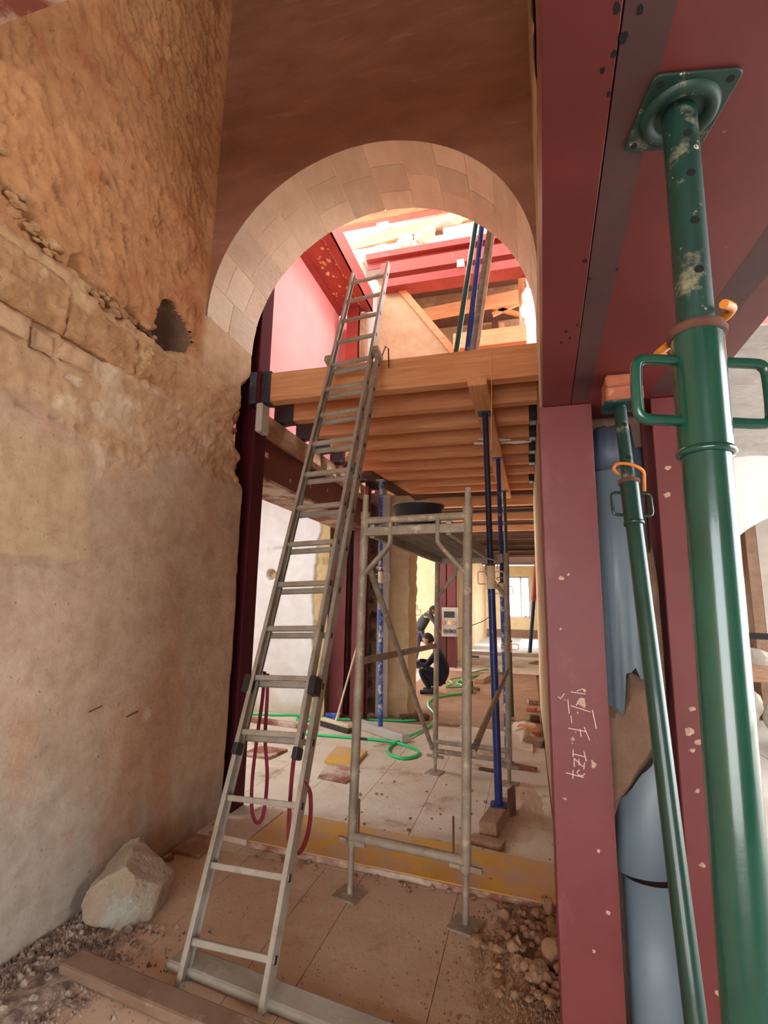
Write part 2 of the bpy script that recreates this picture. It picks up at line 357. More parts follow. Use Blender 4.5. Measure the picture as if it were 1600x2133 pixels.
# ---------------------------------------------------------------- left wall : displaced relief
def left_wall():
    ny, nz = 206, 452
    t = np.linspace(0, 1, ny)[:, None] * np.ones((1, nz)); z = np.ones((ny, 1)) * np.linspace(-0.02, 7.3, nz)[None, :]
    edge = YB - 0.20 * sstep(2.52, 2.60, z) * (1 - sstep(3.30, 3.55, z)) * (0.75 + 0.5 * vnoise(z * 9, z * 0, 5)) + 0.006 * vnoise(z * 14, z * 0 + 3, 8)
    y = 0.9 + t * (edge - 0.9)
    n_lo = fbm(y * 1.3, z * 1.3, 4, 11); n_md = fbm(y * 5, z * 5, 5, 21); n_hi = fbm(y * 22, z * 22, 4, 31)
    tool = fbm(y * 34 + z * 12, z * 9 - y * 3, 3, 41); tool2 = fbm(y * 30 - z * 22, z * 26 + y * 8, 3, 47)
    up = sstep(3.30, 3.36, z + 0.05 * n_md)                       # haunch above the ledge
    band = sstep(2.93, 2.96, z) * (1 - up)                        # ashlar band
    hack = sstep(2.40, 2.56, z + 0.30 * n_lo + 0.08 * n_md) * (1 - sstep(2.93, 2.96, z))
    # smooth rounded plaster patch near the jamb
    arc = sstep(0.10, 0.0, np.sqrt(((y - 3.05) / 0.46) ** 2 + ((z - 1.9) / 0.66) ** 2) - 1 + 0.06 * n_md)
    hack = hack * (1 - arc)
    lowr = (1 - up) * (1 - band) * (1 - hack)
    left_patch = sstep(0.04, -0.04, y - 2.22 + 0.1 * n_md) * sstep(1.77, 1.80, z + 0.02 * n_md) * (1 - sstep(2.3, 2.5, z))
    d = 0.012 * n_lo
    jam = sstep(2.90, 3.08, y) * sstep(3.2, 3.4, z); calm = 1 - 0.75 * jam
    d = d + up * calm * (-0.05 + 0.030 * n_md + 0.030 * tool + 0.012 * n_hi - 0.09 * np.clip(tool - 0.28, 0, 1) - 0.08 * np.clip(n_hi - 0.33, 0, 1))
    d = d + band * (-0.02 + 0.016 * n_md + 0.014 * tool2 + 0.004 * n_hi)
    d = d + hack * (-0.012 + 0.026 * n_md + 0.015 * tool2 + 0.008 * n_hi)
    d = d + lowr * (0.002 * n_md + 0.0012 * n_hi) + left_patch * (0.010 + 0.003 * n_md)
    # joints of the ashlar courses
    def slot(yc0, yc1, zc, h, dep): return -dep * sstep(h, h * 0.4, np.abs(z - zc + 0.006 * n_hi)) * sstep(yc0 - 0.02, yc0, y) * (1 - sstep(yc1, yc1 + 0.02, y))
    d = d + slot(1.4, 2.22, 2.945, 0.012, 0.035) + slot(1.45, 1.72, 2.815, 0.012, 0.03)
    for a, b_ in ((1.73, 1.80), (1.91, 1.96), (2.07, 2.12)): d = d + slot(a, b_, 2.5, 0.010, 0.03)
    for yj in (1.42, 1.93, 2.44): d = d - 0.012 * band * sstep(0.012, 0.004, np.abs(y - yj + 0.01 * n_md))
    # ragged crack along the ledge
    zc = np.interp(y, [0.9, 1.3, 1.47, 1.63, 1.78, 1.86, 2.0, 2.2, 2.4, 2.7, 3.0, 3.3], [3.9, 3.68, 3.58, 3.50, 3.40, 3.33, 3.27, 3.30, 3.33, 3.30, 3.36, 3.32])
    cw = 0.05 + 0.035 * vnoise(y * 7, y * 0, 61); cz = z - zc + 0.03 * n_md
    crack = sstep(cw, cw * 0.2, np.abs(cz)) * sstep(0.0, 0.35, 0.35 + vnoise(y * 3.1, y * 0 + 2, 66) * 0.6 + n_hi * 0.3) * (1 - sstep(2.55, 2.9, y))
    d = d - 0.15 * crack
    lump = sstep(0.16, 0.05, np.abs(cz + 0.02)) * (y < 2.7)
    d = d + lump * 0.06 * np.clip(n_md, -0.4, 1)
    d = d * (1 - 0.8 * sstep(3.0, 3.08, y) * sstep(3.3, 3.6, z))
    # holes
    def hole(yc, zc_, ry, rz, dep, rag=0.12): 
        r = np.sqrt(((y - yc) / ry) ** 2 + ((z - zc_) / rz) ** 2) + rag * n_md; return -dep * sstep(1.05, 0.9, r)
    th = np.arctan2(z - 3.46, y - 2.76)
    r = np.hypot((y - 2.76) / 0.185, (z - 3.46) / 0.175) / (1 + 0.10 * np.cos(3 * th + 0.5)) + 0.05 * fbm(y * 8, z * 8, 3, 23)
    big = (r < 1.0).astype(float); d = d - 0.03 * sstep(1.12, 1.0, r)
    d = d + hole(2.27, 3.31, 0.07, 0.05, 0.14) + hole(2.68, 3.11, 0.035, 0.05, 0.06) + hole(1.98, 3.40, 0.05, 0.06, 0.07) + hole(2.42, 3.37, 0.06, 0.03, 0.06)
    rec = sstep(0.010, 0.0, np.maximum(np.abs(y - 1.83) - 0.075, np.abs(z - 2.875) - 0.065)); d = d - 0.055 * rec
    rec2 = sstep(0.010, 0.0, np.maximum(np.abs(y - 2.03) - 0.10, np.abs(z - 2.88) - 0.06)); d = d - 0.02 * rec2
    # torn plaster lip low on the wall at the left
    lip = sstep(0.03, 0.0, np.abs(z - 1.76 - 0.03 * n_md)) * (y < 2.2); d = d - 0.018 * lip
    k_ = np.where((r >= 1.0) & (r < 1.13), 1 / r, 1.0); y = 2.76 + (y - 2.76) * k_; z = 3.46 + (z - 3.46) * k_
    P = np.stack([XL + d, y, z], -1)
    ret = P[-1:, :, :].copy(); ret[..., 0] = -2.66
    P = np.concatenate([P, ret], 0)
    L = lambda c: np.array(lin(c)[:3])[None, None, :]
    mix = lambda A, Bc, m: A * (1 - m[..., None]) + Bc * m[..., None]
    C = L((196, 172, 148)) * np.ones(y.shape + (1,))
    C = mix(C, L((204, 178, 152)), sstep(-0.3, 0.5, n_lo)); C = mix(C, L((186, 178, 164)), sstep(1.0, 0.2, z + 0.4 * n_lo + 0.25 * (y - 2)))
    C = mix(C, L((196, 154, 124)), sstep(0.0, 0.5, fbm(y * 3, z * 1.2, 4, 77)) * 0.7)
    C = mix(C, L((210, 182, 146)), left_patch * 0.8)
    C = mix(C, L((202, 168, 130)), hack); C = mix(C, L((222, 200, 170)), hack * sstep(0.1, 0.5, fbm(y * 4, z * 4, 4, 88)))
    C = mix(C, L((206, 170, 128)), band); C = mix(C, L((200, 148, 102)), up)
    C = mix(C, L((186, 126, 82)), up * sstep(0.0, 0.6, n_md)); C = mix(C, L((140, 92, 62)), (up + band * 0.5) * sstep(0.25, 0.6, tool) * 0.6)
    C = mix(C, L((216, 186, 150)), jam * sstep(3.0, 3.1, y) * (1 - sstep(3.8, 4.0, z)))
    C = mix(C, L((120, 72, 48)), np.clip(crack, 0, 1) * 0.6); pass
    C = mix(C, L((232, 218, 196)), sstep(0.9, 0.5, np.hypot((y - 2.80) / 0.05, (z - 0.90) / 0.06) + 0.3 * n_md) * 0.5)
    C = mix(C, L((232, 218, 196)), sstep(0.9, 0.5, np.hypot((y - 2.02) / 0.08, (z - 2.74) / 0.03) + 0.4 * n_md) * 0.7)
    C = np.concatenate([C, C[-1:]], 0)
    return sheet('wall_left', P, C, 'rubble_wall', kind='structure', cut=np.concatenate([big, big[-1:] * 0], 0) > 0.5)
wl = left_wall()
part(wl, 'wall_core', B().box(-3.0, -2.64, 0.9, 3.70, -0.05, 7.3), 'dark_stone')
part(wl, 'wall_core', B().box(-3.0, -2.285, -4, 0.91, -0.05, 7.3), 'plaster_beige')
def pocket():
    b = B(); n = 28; rr = random.Random(8); vs = []
    for x, k in ((-2.345, 1.13), (-2.45, 1.06), (-2.56, 0.98), (-2.635, 0.90)):
        for i in range(n):
            t = 2 * math.pi * i / n; q = k * (1 + 0.10 * math.cos(3 * t + 0.5)) * rr.uniform(.97, 1.03); vs.append((x, 2.76 + 0.185 * q * math.cos(t), 3.46 + 0.175 * q * math.sin(t)))
    return b.add(vs, [(r * n + i, r * n + (i + 1) % n, (r + 1) * n + (i + 1) % n, (r + 1) * n + i) for r in range(3) for i in range(n)] + [tuple(range(3 * n, 4 * n))])
part(wl, 'beam_pocket', pocket(), 'mortar_brown')
def rough_block(x0, x1, y0, y1, z0, z1, seed, amp=0.006, n=(7, 5)):
    """block whose +X face is a rough tooled relief with chipped arrises"""
    b = B(); ny, nz = n[0] * 2, n[1] * 2
    U, W = np.meshgrid(np.linspace(0, 1, ny + 1), np.linspace(0, 1, nz + 1), indexing='ij'); Y = y0 + (y1 - y0) * U; Z = z0 + (z1 - z0) * W
    e = np.minimum(np.minimum(Y - y0, y1 - Y), np.minimum(Z - z0, z1 - Z)); nz_ = fbm(Y * 14 + seed * 7, Z * 14, 4, seed + 3); ni = fbm(Y * 40 - Z * 25, Z * 30 + Y * 9 + seed, 3, seed + 9)
    X = x1 + amp * 2.2 * nz_ + amp * 1.8 * ni - 0.022 * sstep(0.022, 0.0, e + 0.010 * nz_)
    sh = 0.006 * (e < 1e-6); Y = Y + sh * fbm(Z * 30, Y * 30, 3, seed); Z = Z + sh * fbm(Y * 30, Z * 30, 3, seed + 5)
    vs = [tuple(v) for v in np.stack([X, Y, Z], -1).reshape(-1, 3)]
    fs = [(i * (nz + 1) + j, (i + 1) * (nz + 1) + j, (i + 1) * (nz + 1) + j + 1, i * (nz + 1) + j + 1) for i in range(ny) for j in range(nz)]
    b.add(vs, fs, True)
    ring = [i * (nz + 1) for i in range(ny + 1)] + [ny * (nz + 1) + j for j in range(1, nz + 1)] + [i * (nz + 1) + nz for i in range(ny - 1, -1, -1)] + [j for j in range(nz - 1, 0, -1)]
    back = [(x0, vs[k][1], vs[k][2]) for k in ring]; allv = [vs[k] for k in ring] + back; r = len(ring)
    b.add(allv, [(k, r + k, r + (k + 1) % r, (k + 1) % r) for k in range(r)] + [tuple(range(r, 2 * r))]); return b
M('ashlar', (200, 158, 114), (170, 126, 86), sc=9, bump=1.0, bsc=38, rough=1, world=True, dist=0.012, speck=[((222, 192, 150), 6, 0.55, 0.7)])
M('brick_pale', (206, 174, 138), (184, 146, 112), sc=9, bump=0.7, bsc=38, rough=1, world=True, dist=0.01)
for k, (y0, y1, z0, z1) in enumerate(((1.05, 1.418, 2.95, 3.44), (1.422, 1.928, 2.95, 3.25), (1.932, 2.438, 2.95, 3.20), (2.442, 2.80, 2.96, 3.21))):
    part(wl, 'stone', rough_block(-2.42, -2.282, y0, y1, z0, z1, k, 0.010, (18, 11)), 'ashlar')
for k, (y0, y1, z0, z1, x) in enumerate(((1.30, 1.53, 2.825, 2.938, -2.284), (1.533, 1.75, 2.825, 2.938, -2.282), (1.915, 2.135, 2.825, 2.938, -2.292), (1.79, 1.912, 2.825, 2.93, -2.318))):
    part(wl, 'brick', rough_block(-2.40, x, y0, y1, z0, z1, 20 + k, 0.004, (7, 4)), 'brick_pale')
for k, (y, z, s, w_) in enumerate(((3.65, 3.47, .05, .07), (3.61, 3.36, .08, .06), (3.64, 3.24, .06, .05), (3.59, 3.13, .10, .09), (3.655, 3.02, .05, .05), (3.62, 2.93, .07, .06), (3.57, 2.80, .12, .10), (3.64, 2.70, .06, .06), (3.52, 2.62, .06, .05), (3.61, 2.585, .09, .05), (3.56, 2.98, .05, .05))):
    part(wl, 'stone', B().rock((-2.37 - 0.03 * (k % 3), y, z), (0.10, s, w_), 40 + k, 2, 8, .09), 'ashlar')
rc = random.Random(19)
for k in range(44):
    y = rc.uniform(1.5, 2.62); zc_ = float(np.interp(y, [1.3, 1.47, 1.63, 1.78, 1.86, 2.0, 2.2, 2.4, 2.7], [3.68, 3.58, 3.50, 3.40, 3.33, 3.27, 3.30, 3.33, 3.30])); s_ = rc.uniform(.012, .045)
    part(wl, 'stone', B().rock((-2.335 + rc.uniform(-.02, .025), y, zc_ + rc.gauss(0.01, .045)), (s_ * .8, s_ * 1.2, s_ * .8), 130 + k, 2, 7, .10), 'ashlar')
for (y, z) in ((2.38, 1.01), (2.66, 0.93)):
    part(wl, 'nail', B().bar((-2.27, y - 0.035, z - 0.008), (-2.255, y + 0.035, z + 0.012), 0.006, 0.006), 'rust')

# ---------------------------------------------------------------- arch wall
def arch_front():
    na, nr = 72, 26; a = np.linspace(0, math.pi, na); P = np.zeros((na, nr, 3))
    for i, t in enumerate(a):
        c, s = math.cos(t), math.sin(t); lim = 9
        if c > 1e-6: lim = min(lim, (0.135 - XC) / c)
        if c < -1e-6: lim = min(lim, (-2.30 - XC) / c)
        if s > 1e-6: lim = min(lim, (7.3 - ZC) / s)
        rr = RA + (max(lim, RA + 0.005) - RA) * np.linspace(0, 1, nr) ** 1.2
        P[i, :, 0] = XC + c * rr; P[i, :, 2] = ZC + s * rr
    P[..., 1] = YA - 0.004 + 0.006 * fbm(P[..., 0] * 2.2, P[..., 2] * 2.2, 4, 91)
    return P
# corner rays so the wall reaches its square outline
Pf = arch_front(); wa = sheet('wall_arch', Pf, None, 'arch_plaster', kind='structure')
cb = B()
for sx in (-2.30, 0.135):
    t0 = math.atan2(7.3 - ZC, sx - XC); k = min(range(72), key=lambda i: abs(math.pi * i / 71 - t0))
    ks = [(k - 1), k, (k + 1)]
    cb.add([tuple(Pf[i, -1]) for i in ks] + [(sx, YA - 0.004, 7.3)], [(0, 1, 3), (1, 2, 3)])
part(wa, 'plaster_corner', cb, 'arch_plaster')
core = B(); n = 48
for i in range(n):
    t0, t1 = math.pi * i / n, math.pi * (i + 1) / n
    def pt(t, r, y): return (XC + math.cos(t) * r, y, ZC + math.sin(t) * r)
    core.add([pt(t0, RA + .006, YA + .004), pt(t1, RA + .006, YA + .004), pt(t1, RA + .006, YB - .004), pt(t0, RA + .006, YB - .004)], [(0, 1, 2, 3)], True)
part(wa, 'mortar_bed', core, 'mortar')
bk = B(); bk.box(-2.66, 0.62, YB - 0.02, YB, 5.1, 7.3); bk.box(-2.66, 0.62, YA + 0.01, YB, 7.1, 7.3)
for sgn in (-1, 1):
    ts = [math.pi / 2 + sgn * k * math.pi / 2 / 20 for k in range(21)]; ex = XC + (-1 if sgn > 0 else 1) * 1.45
    pts = [(XC + math.cos(t) * (RA + .012), YB - .004, ZC + math.sin(t) * (RA + .012)) for t in ts]
    pts = pts + [(ex, YB - .004, ZC), (ex, YB - .004, 5.12), (XC, YB - .004, 5.12)]
    bk.prism(pts, (0, 0.004, 0))
part(wa, 'back_face', bk, 'plaster_beige')
rnd = random.Random(3); nv = 14
for i in range(nv):
    t0, t1 = math.pi * i / nv, math.pi * (i + 1) / nv
    cuts = [YA, 3.37 + rnd.uniform(-.05, .05), YB] if i % 2 else [YA, 3.25 + rnd.uniform(-.03, .03), 3.50 + rnd.uniform(-.03, .03), YB]
    for j in range(len(cuts) - 1):
        g = 0.0045; ya, yb = cuts[j] + (g if j else 0), cuts[j + 1] - (g if j < len(cuts) - 2 else 0)
        ta, tb = t0 + g / RA, t1 - g / RA; na_, nb_ = 5, 5; vs = []; off = rnd.uniform(-0.004, 0.003)
        for a in range(na_ + 1):
            for b_ in range(nb_ + 1):
                t = ta + (tb - ta) * a / na_; y = ya + (yb - ya) * b_ / nb_
                e = 0.0025 if (a in (0, na_) or b_ in (0, nb_)) else 0
                if (j == 0 and b_ == 0) or (j == len(cuts) - 2 and b_ == nb_): e *= 0.3
                r_ = RA + off * 0.5 + e + rnd.uniform(-.0016, .0016)
                vs.append((XC + math.cos(t) * r_, y, ZC + math.sin(t) * r_))
        w1 = nb_ + 1; b = B(); b.add(vs, [(a * w1 + c, (a + 1) * w1 + c, (a + 1) * w1 + c + 1, a * w1 + c + 1) for a in range(na_) for c in range(nb_)])
        ring = [a * w1 for a in range(na_ + 1)] + [na_ * w1 + c for c in range(1, w1)] + [a * w1 + nb_ for a in range(na_ - 1, -1, -1)] + [c for c in range(nb_ - 1, 0, -1)]
        up_ = lambda p: (XC + (p[0] - XC) * 1.12, p[1], ZC + (p[2] - ZC) * 1.12)
        rv = [vs[k] for k in ring] + [up_(vs[k]) for k in ring]; m_ = len(ring)
        b.add(rv, [(k, m_ + k, m_ + (k + 1) % m_, (k + 1) % m_) for k in range(m_)])
        part(wa, 'voussoir', b, 'arch_stone')
# pier to the right of the arch, behind the steel columns
def pier_face():
    ny, nz = 60, 240; y = np.linspace(2.24, YB, ny)[:, None] * np.ones((1, nz)); z = np.ones((ny, 1)) * np.linspace(-0.03, 7.3, nz)[None]
    x = 0.122 - 0.006 * fbm(y * 6, z * 6, 4, 5) - 0.02 * sstep(2.30, 2.24, y) * (vnoise(z * 12, z * 0, 4) * 0.5 + 0.5)
    return sheet('wall_right', np.stack([x, y, z], -1), None, 'plaster_beige', kind='structure', flip=True)
wr = pier_face()
part(wr, 'wall_core', B().box(0.13, 0.62, 2.235, YB, -0.03, 7.3), 'mortar_brown')
struct('wall_right_corridor', B().box(0.135, 0.62, YB + .002, 9.0, -0.03, 3.62), 'plaster_beige')
# ---------------------------------------------------------------- shell that encloses the near room (mostly out of frame)
struct('ceiling', B().box(-3.0, 8.2, -4.3, 3.3, 7.3, 7.5).box(0.64, 8.2, 3.3, 5.6, 7.3, 7.5), 'old_wood_x')  # stretch over the right-hand room added to shade its white wall
struct('wall_back', B().box(-3.0, -2.1, -4.3, -4.0, -0.05, 7.3).box(1.4, 6.2, -4.3, -4.0, -0.05, 7.3).box(-2.1, 1.4, -4.3, -4.0, 2.7, 7.3), 'plaster_beige')
struct('wall_right_outer', B().box(6.0, 6.2, -4.0, -0.4, -0.05, 7.3).box(6.0, 6.2, -0.4, 5.6, 4.6, 7.3), 'plaster_beige')  # unseen; part above the opening added to darken the upper left wall

# ---------------------------------------------------------------- right-hand room seen past the prop
def court_wall():
    b = B(); xa, xb, sp, top = 1.80, 4.2, 1.95, 2.62
    cx, hw = (xa + xb) / 2, (xb - xa) / 2
    pts = [(0.63, 5.6, -0.03), (xa, 5.6, -0.03), (xa, 5.6, sp)]
    pts += [(cx - hw * math.cos(math.pi * k / 24), 5.6, sp + (top - sp) * math.sin(math.pi * k / 24)) for k in range(1, 24)]
    pts += [(xb, 5.6, sp), (xb, 5.6, -0.03), (6.2, 5.6, -0.03), (6.2, 5.6, 3.1), (0.63, 5.6, 3.1)]
    b.prism(pts, (0, 0.45, 0)); return b
cw = struct('wall_court', court_wall(), 'plaster_white')
def render_band():
    nx, nz = 110, 50; x = np.linspace(0.63, 6.2, nx)[:, None] * np.ones((1, nz)); z0 = 3.06; t = np.linspace(0, 1, nz)[None] * np.ones((nx, 1))
    zb = z0 + 0.02 * fbm(x * 5, x * 0, 4, 3); z = zb + t * (4.42 - zb); y = 5.585 + 0.012 * fbm(x * 9, z * 14, 4, 6); y[:, 0] = 5.61
    o = sheet('render_band', np.stack([x, y, z], -1), None, 'render_grey', cw)
    return o
render_band()
part(cw, 'upper_wall', B().box(0.63, 6.2, 5.6, 6.0, 3.1, 4.45), 'plaster_white'); part(cw, 'pink_wall', B().box(0.63, 6.2, 5.58, 6.0, 4.45, 7.0), 'pink_paint')
bw = struct('wall_court_back', B().box(0.63, 3.0, 9.5, 9.8, 0, 3.4).box(3.30, 3.57, 9.5, 9.8, 0, 3.4).box(4.4, 7, 9.5, 9.8, 0, 3.4).box(3.0, 4.4, 9.5, 9.8, 2.12, 3.4).box(3.0, 4.4, 9.5, 9.8, 0, 1.20), 'plaster_grey')
part(bw, 'window_jamb', B().box(3.0, 3.05, 9.42, 9.8, 1.2, 2.12).box(3.26, 3.30, 9.42, 9.8, 1.2, 2.12).box(2.98, 3.32, 9.40, 9.8, 1.15, 1.2), 'plaster_white')
struct('ceiling_court_back', B().box(0.63, 7, 6.05, 9.8, 3.3, 3.4), 'old_wood_x')

struct('light_block_court_left', B().box(-6.3, -3.02, 5.55, 7.75, 3.7, 3.8), 'old_wood_x')  # unseen slab added over the left court to dim the white wall
struct('sky_block_near', B().box(-3.0, 1.0, 3.3, 6.2, 8.7, 8.85), 'terracotta')  # unseen cover added above the upper storey to cut its skylight
struct('sky_block_court_far', B().box(-9.0, -3.1, 8.0, 14.5, 4.2, 4.3), 'terracotta')  # unseen cover added over the far court to dim the cream wall
struct('light_block_court_front', B().box(-6.3, -3.01, 3.3, 3.7, -0.05, 3.8), 'plaster_white')  # unseen block added to keep outdoor light off the white wall
# ---------------------------------------------------------------- left courtyard wall, cross walls, corridor
def white_wall():
    nx, nz = 150, 170; t = np.linspace(0, 1, nx)[:, None] * np.ones((1, nz)); z = np.ones((nx, 1)) * np.linspace(-0.03, 3.7, nz)[None]
    x = -6.0 + t * (6.0 - 2.86); n1 = fbm(x * 2, z * 2, 4, 1); n2 = fbm(x * 11, z * 11, 4, 2); n3 = fbm(x * 5, z * 5, 4, 9)
    xe = np.interp(z, [0, .3, .9, 1.4, 1.7, 2.2, 3.7], [-3.14, -3.16, -3.06, -3.08, -3.10, -3.04, -2.97]) + 0.035 * vnoise(z * 6, z * 0, 14) + 0.015 * n2
    st = sstep(-0.006, 0.006, x - xe)
    y = 7.15 - 0.008 * n1 - 0.002 * n2 + st * (0.03 - 0.022 * n3 - 0.016 * n2)
    r = np.hypot((x + 3.79) / 0.075, (z - 2.0) / 0.075) + 0.15 * n2; y = y + 0.09 * sstep(1.05, 0.9, r)
    L = lambda c: np.array(lin(c)[:3])[None, None, :]
    mix = lambda A, Bc, m: A * (1 - m[..., None]) + Bc * m[..., None]
    C = L((240, 240, 236)) * np.ones(x.shape + (1,)); C = mix(C, L((206, 196, 168)), sstep(0.3, 0.0, z + 0.12 * n3) * 0.8)
    C = mix(C, L((190, 188, 180)), sstep(0.05, 0.0, np.abs(z - 2.42 + 0.02 * n2)) * sstep(0.0, 0.3, n2) * 0.7)
    C = mix(C, L((214, 186, 136)), st); C = mix(C, L((176, 142, 98)), st * sstep(0.1, 0.5, n3)); C = mix(C, L((196, 168, 124)), sstep(1.05, 0.9, r))
    return sheet('wall_white', np.stack([x, y, z], -1), C, 'white_relief', kind='structure')
ww = white_wall()
part(ww, 'wall_core', B().box(-6.0, -2.88, 7.28, 7.75, -0.03, 3.7), 'rough_stone')
struct('wall_court_left', B().box(-6.3, -6.0, 3.7, 7.75, -0.03, 3.7), 'plaster_white')
# corridor cross pier
wc = struct('wall_cross', B().box(-2.90, -2.20, 7.62, 7.9, -0.03, 3.32), 'dark_stone')
for k in range(26):
    part(wc, 'stone', B().rock((-2.50 + 0.12 * (k % 2) + random.uniform(-.02, .02), 7.58 + random.uniform(-.03, .03), 0.10 + 0.122 * k), (0.10, 0.09, 0.075), 300 + k, 2), 'dark_stone')
def rough_pier():
    nx, nz = 40, 150; x = np.linspace(-1.99, -1.70, nx)[:, None] * np.ones((1, nz)); z = np.ones((nx, 1)) * np.linspace(-0.03, 3.235, nz)[None]
    y = 7.50 + 0.03 * fbm(x * 6, z * 6, 5, 8); x = x + 0.03 * sstep(-1.80, -1.70, x) * fbm(z * 6, z * 0, 5, 3)
    P = np.stack([x, y, z], -1); r = P[-1:].copy(); r[..., 1] = 8.05; P = np.concatenate([P, r], 0)
    return sheet('wall_pier', P, None, 'plaster_beige', kind='structure')
wp = rough_pier(); part(wp, 'grey_return', B().box(-2.16, -1.985, 7.40, 8.05, -0.03, 3.235), 'plaster_grey'); part(wp, 'back', B().box(-1.99, -1.72, 7.60, 8.05, -0.03, 3.235), 'plaster_beige')
struct('wall_cream', B().box(-5.5, -2.28, 14.2, 14.5, -0.03, 4.2), 'plaster_cream')
wf = struct('wall_far_left', B().box(-2.20, -1.92, 13.95, 14.65, -0.03, 3.4).box(-2.15, -1.92, 14.6, 17.0, -0.03, 3.4).box(-2.4, -1.92, 17.6, 19.4, -0.03, 3.4).box(-2.4, -1.95, 20.2, 25, -0.03, 3.4).box(-2.4, -1.95, 19.4, 20.2, 2.3, 3.4), 'plaster_beige')
we = struct('wall_far_end', B().box(-2.4, -0.92, 25, 25.3, 0, 3.45).box(0.13, 1.3, 25, 25.3, 0, 3.45).box(-0.92, 0.13, 25, 25.3, 0, 1.05).box(-0.92, 0.13, 25, 25.3, 2.95, 3.45), 'plaster_cream')
part(we, 'skirting', B().box(-1.9, 1.0, 24.97, 25.0, 0.14, 0.50), 'mortar_brown')
struct('wall_far_right', B().box(1.0, 1.3, 9.0, 18.5, -0.03, 3.45).box(1.0, 1.3, 23.5, 25, -0.03, 3.45).box(1.0, 1.3, 18.5, 23.5, -0.03, 0.9).box(1.0, 1.3, 18.5, 23.5, 2.9, 3.45).box(0.6, 1.3, 8.98, 9.2, -.03, 3.45), 'plaster_cream')
struct('ceiling_corridor', B().box(-2.45, 1.3, 8.15, 25.3, 3.50, 3.62), 'old_wood_x')
wn = tag(bpy.data.objects.new('window_1', None), kind='structure'); COL.objects.link(wn); wn.location = (-0.4, 25.1, 1.05)
part(wn, 'frame', B().box(-0.92, -0.84, 25.05, 25.13, 1.05, 2.95).box(0.05, 0.13, 25.05, 25.13, 1.05, 2.95).box(-0.84, 0.05, 25.05, 25.13, 1.05, 1.13).box(-0.84, 0.05, 25.05, 25.13, 2.87, 2.95).box(-0.36, -0.27, 25.05, 25.13, 1.13, 2.87), 'white_frame')
part(wn, 'seal', B().box(0.03, 0.05, 25.0, 25.05, 1.05, 2.9).box(-0.9, 0.05, 25.0, 25.05, 2.87, 2.9), 'dark_frame')
part(wn, 'pane', B().box(-0.84, -0.36, 25.08, 25.09, 1.13, 2.87), 'glass'); part(wn, 'pane', B().box(-0.27, 0.05, 25.08, 25.09, 1.13, 2.87), 'glass')
part(wn, 'latch', B().box(-0.14, -0.11, 25.0, 25.05, 1.05, 1.3), 'dark_frame')

# ---------------------------------------------------------------- upper storey
pk = struct('wall_pink', B().box(-3.0, -2.76, 3.75, 7.3, 3.06, 6.10), 'pink_paint')
wu = struct('wall_upper', B().prism([(-2.14, 7.0, 3.5), (0.6, 7.0, 3.5), (0.6, 7.0, 5.24), (-0.93, 7.0, 5.24), (-1.80, 7.0, 6.45), (-2.14, 7.0, 6.52)], (0, 0.35, 0)), 'plaster_beige')
part(wu, 'white_corner', B().box(-2.42, -2.14, 7.0, 7.4, 3.5, 6.62), 'plaster_white')
part(wu, 'pale_panel', B().box(-2.76, -2.42, 7.05, 7.4, 3.5, 6.05), 'pink_paint')
part(wu, 'spandrel', B().box(-2.76, 0.6, 7.06, 7.5, 7.02, 7.28).box(-2.76, -2.42, 7.1, 7.5, 6.05, 7.05).box(-1.1, 0.6, 7.03, 7.5, 7.02, 7.38), 'plaster_white')
def jag_jamb():
    nz = 60; z = np.linspace(5.2, 6.5, nz); b = B(); w = 0.10 + 0.05 * vnoise(z * 7, z * 0, 17) + 0.04 * vnoise(z * 19, z * 0, 18)
    pts = [(0.05 - w[i] + 0.12, 6.98, z[i]) for i in range(nz)] + [(0.6, 6.98, 6.5), (0.6, 6.98, 5.2)]; b.prism(pts, (0, 0.3, 0)); return b
part(wu, 'broken_jamb', jag_jamb(), 'plaster_white')
for k, (x, z, sx, sz) in enumerate(((-2.20, 7.13, .30, .15), (-1.72, 7.22, .20, .14), (-1.36, 7.27, .20, .15), (-1.0, 7.42, .26, .07), (-2.52, 6.95, .14, .10))):
    part(wu, 'stone', B().rock((x, 7.02, z), (sx, 0.13, sz), 500 + k, 3), 'white_stone')
part(wu, 'raking_board', B().bar((-1.83, 6.99, 6.50), (-0.92, 6.99, 5.22), 0.10, 0.05, (0, 1, 0)), 'pine_x')
wat = struct('wall_attic', B().box(-2.2, 0.6, 10.6, 10.8, 5.0, 8.0).box(-2.3, -2.1, 7.4, 10.6, 5.0, 8.0), 'plaster_beige')
part(wat, 'attic_floor', B().box(-2.2, 0.6, 7.3, 10.8, 5.0, 5.1), 'pine_x')
part(wat, 'attic_ceiling', B().box(-2.3, 0.6, 7.4, 10.8, 7.75, 7.85), 'old_wood_y')
for k in range(3):
    part(wat, 'joist', B().box(-2.1, 0.3, 7.75 + 0.8 * k, 7.87 + 0.8 * k, 7.48, 7.75), 'dusty_wood_x')
part(wat, 'tie_beam', B().bar((-2.1, 8.2, 6.62), (0.3, 8.2, 6.78), 0.10, 0.20), 'pine_x')
part(wat, 'stud', B().box(-0.55, -0.42, 9.9, 10.0, 5.1, 7.4), 'old_wood_z'); part(wat, 'stud', B().box(-0.40, -0.30, 9.9, 10.0, 5.1, 7.3), 'pine_z'); part(wat, 'stud', B().box(0.12, 0.22, 9.9, 10.0, 5.1, 7.3), 'pine_z')
part(wat, 'panel', B().box(-1.2, -0.56, 10.1, 10.15, 5.1, 7.4), 'dusty_wood_z'); part(wat, 'panel', B().box(-0.3, 0.12, 10.1, 10.15, 5.1, 7.4), 'dusty_wood_z')
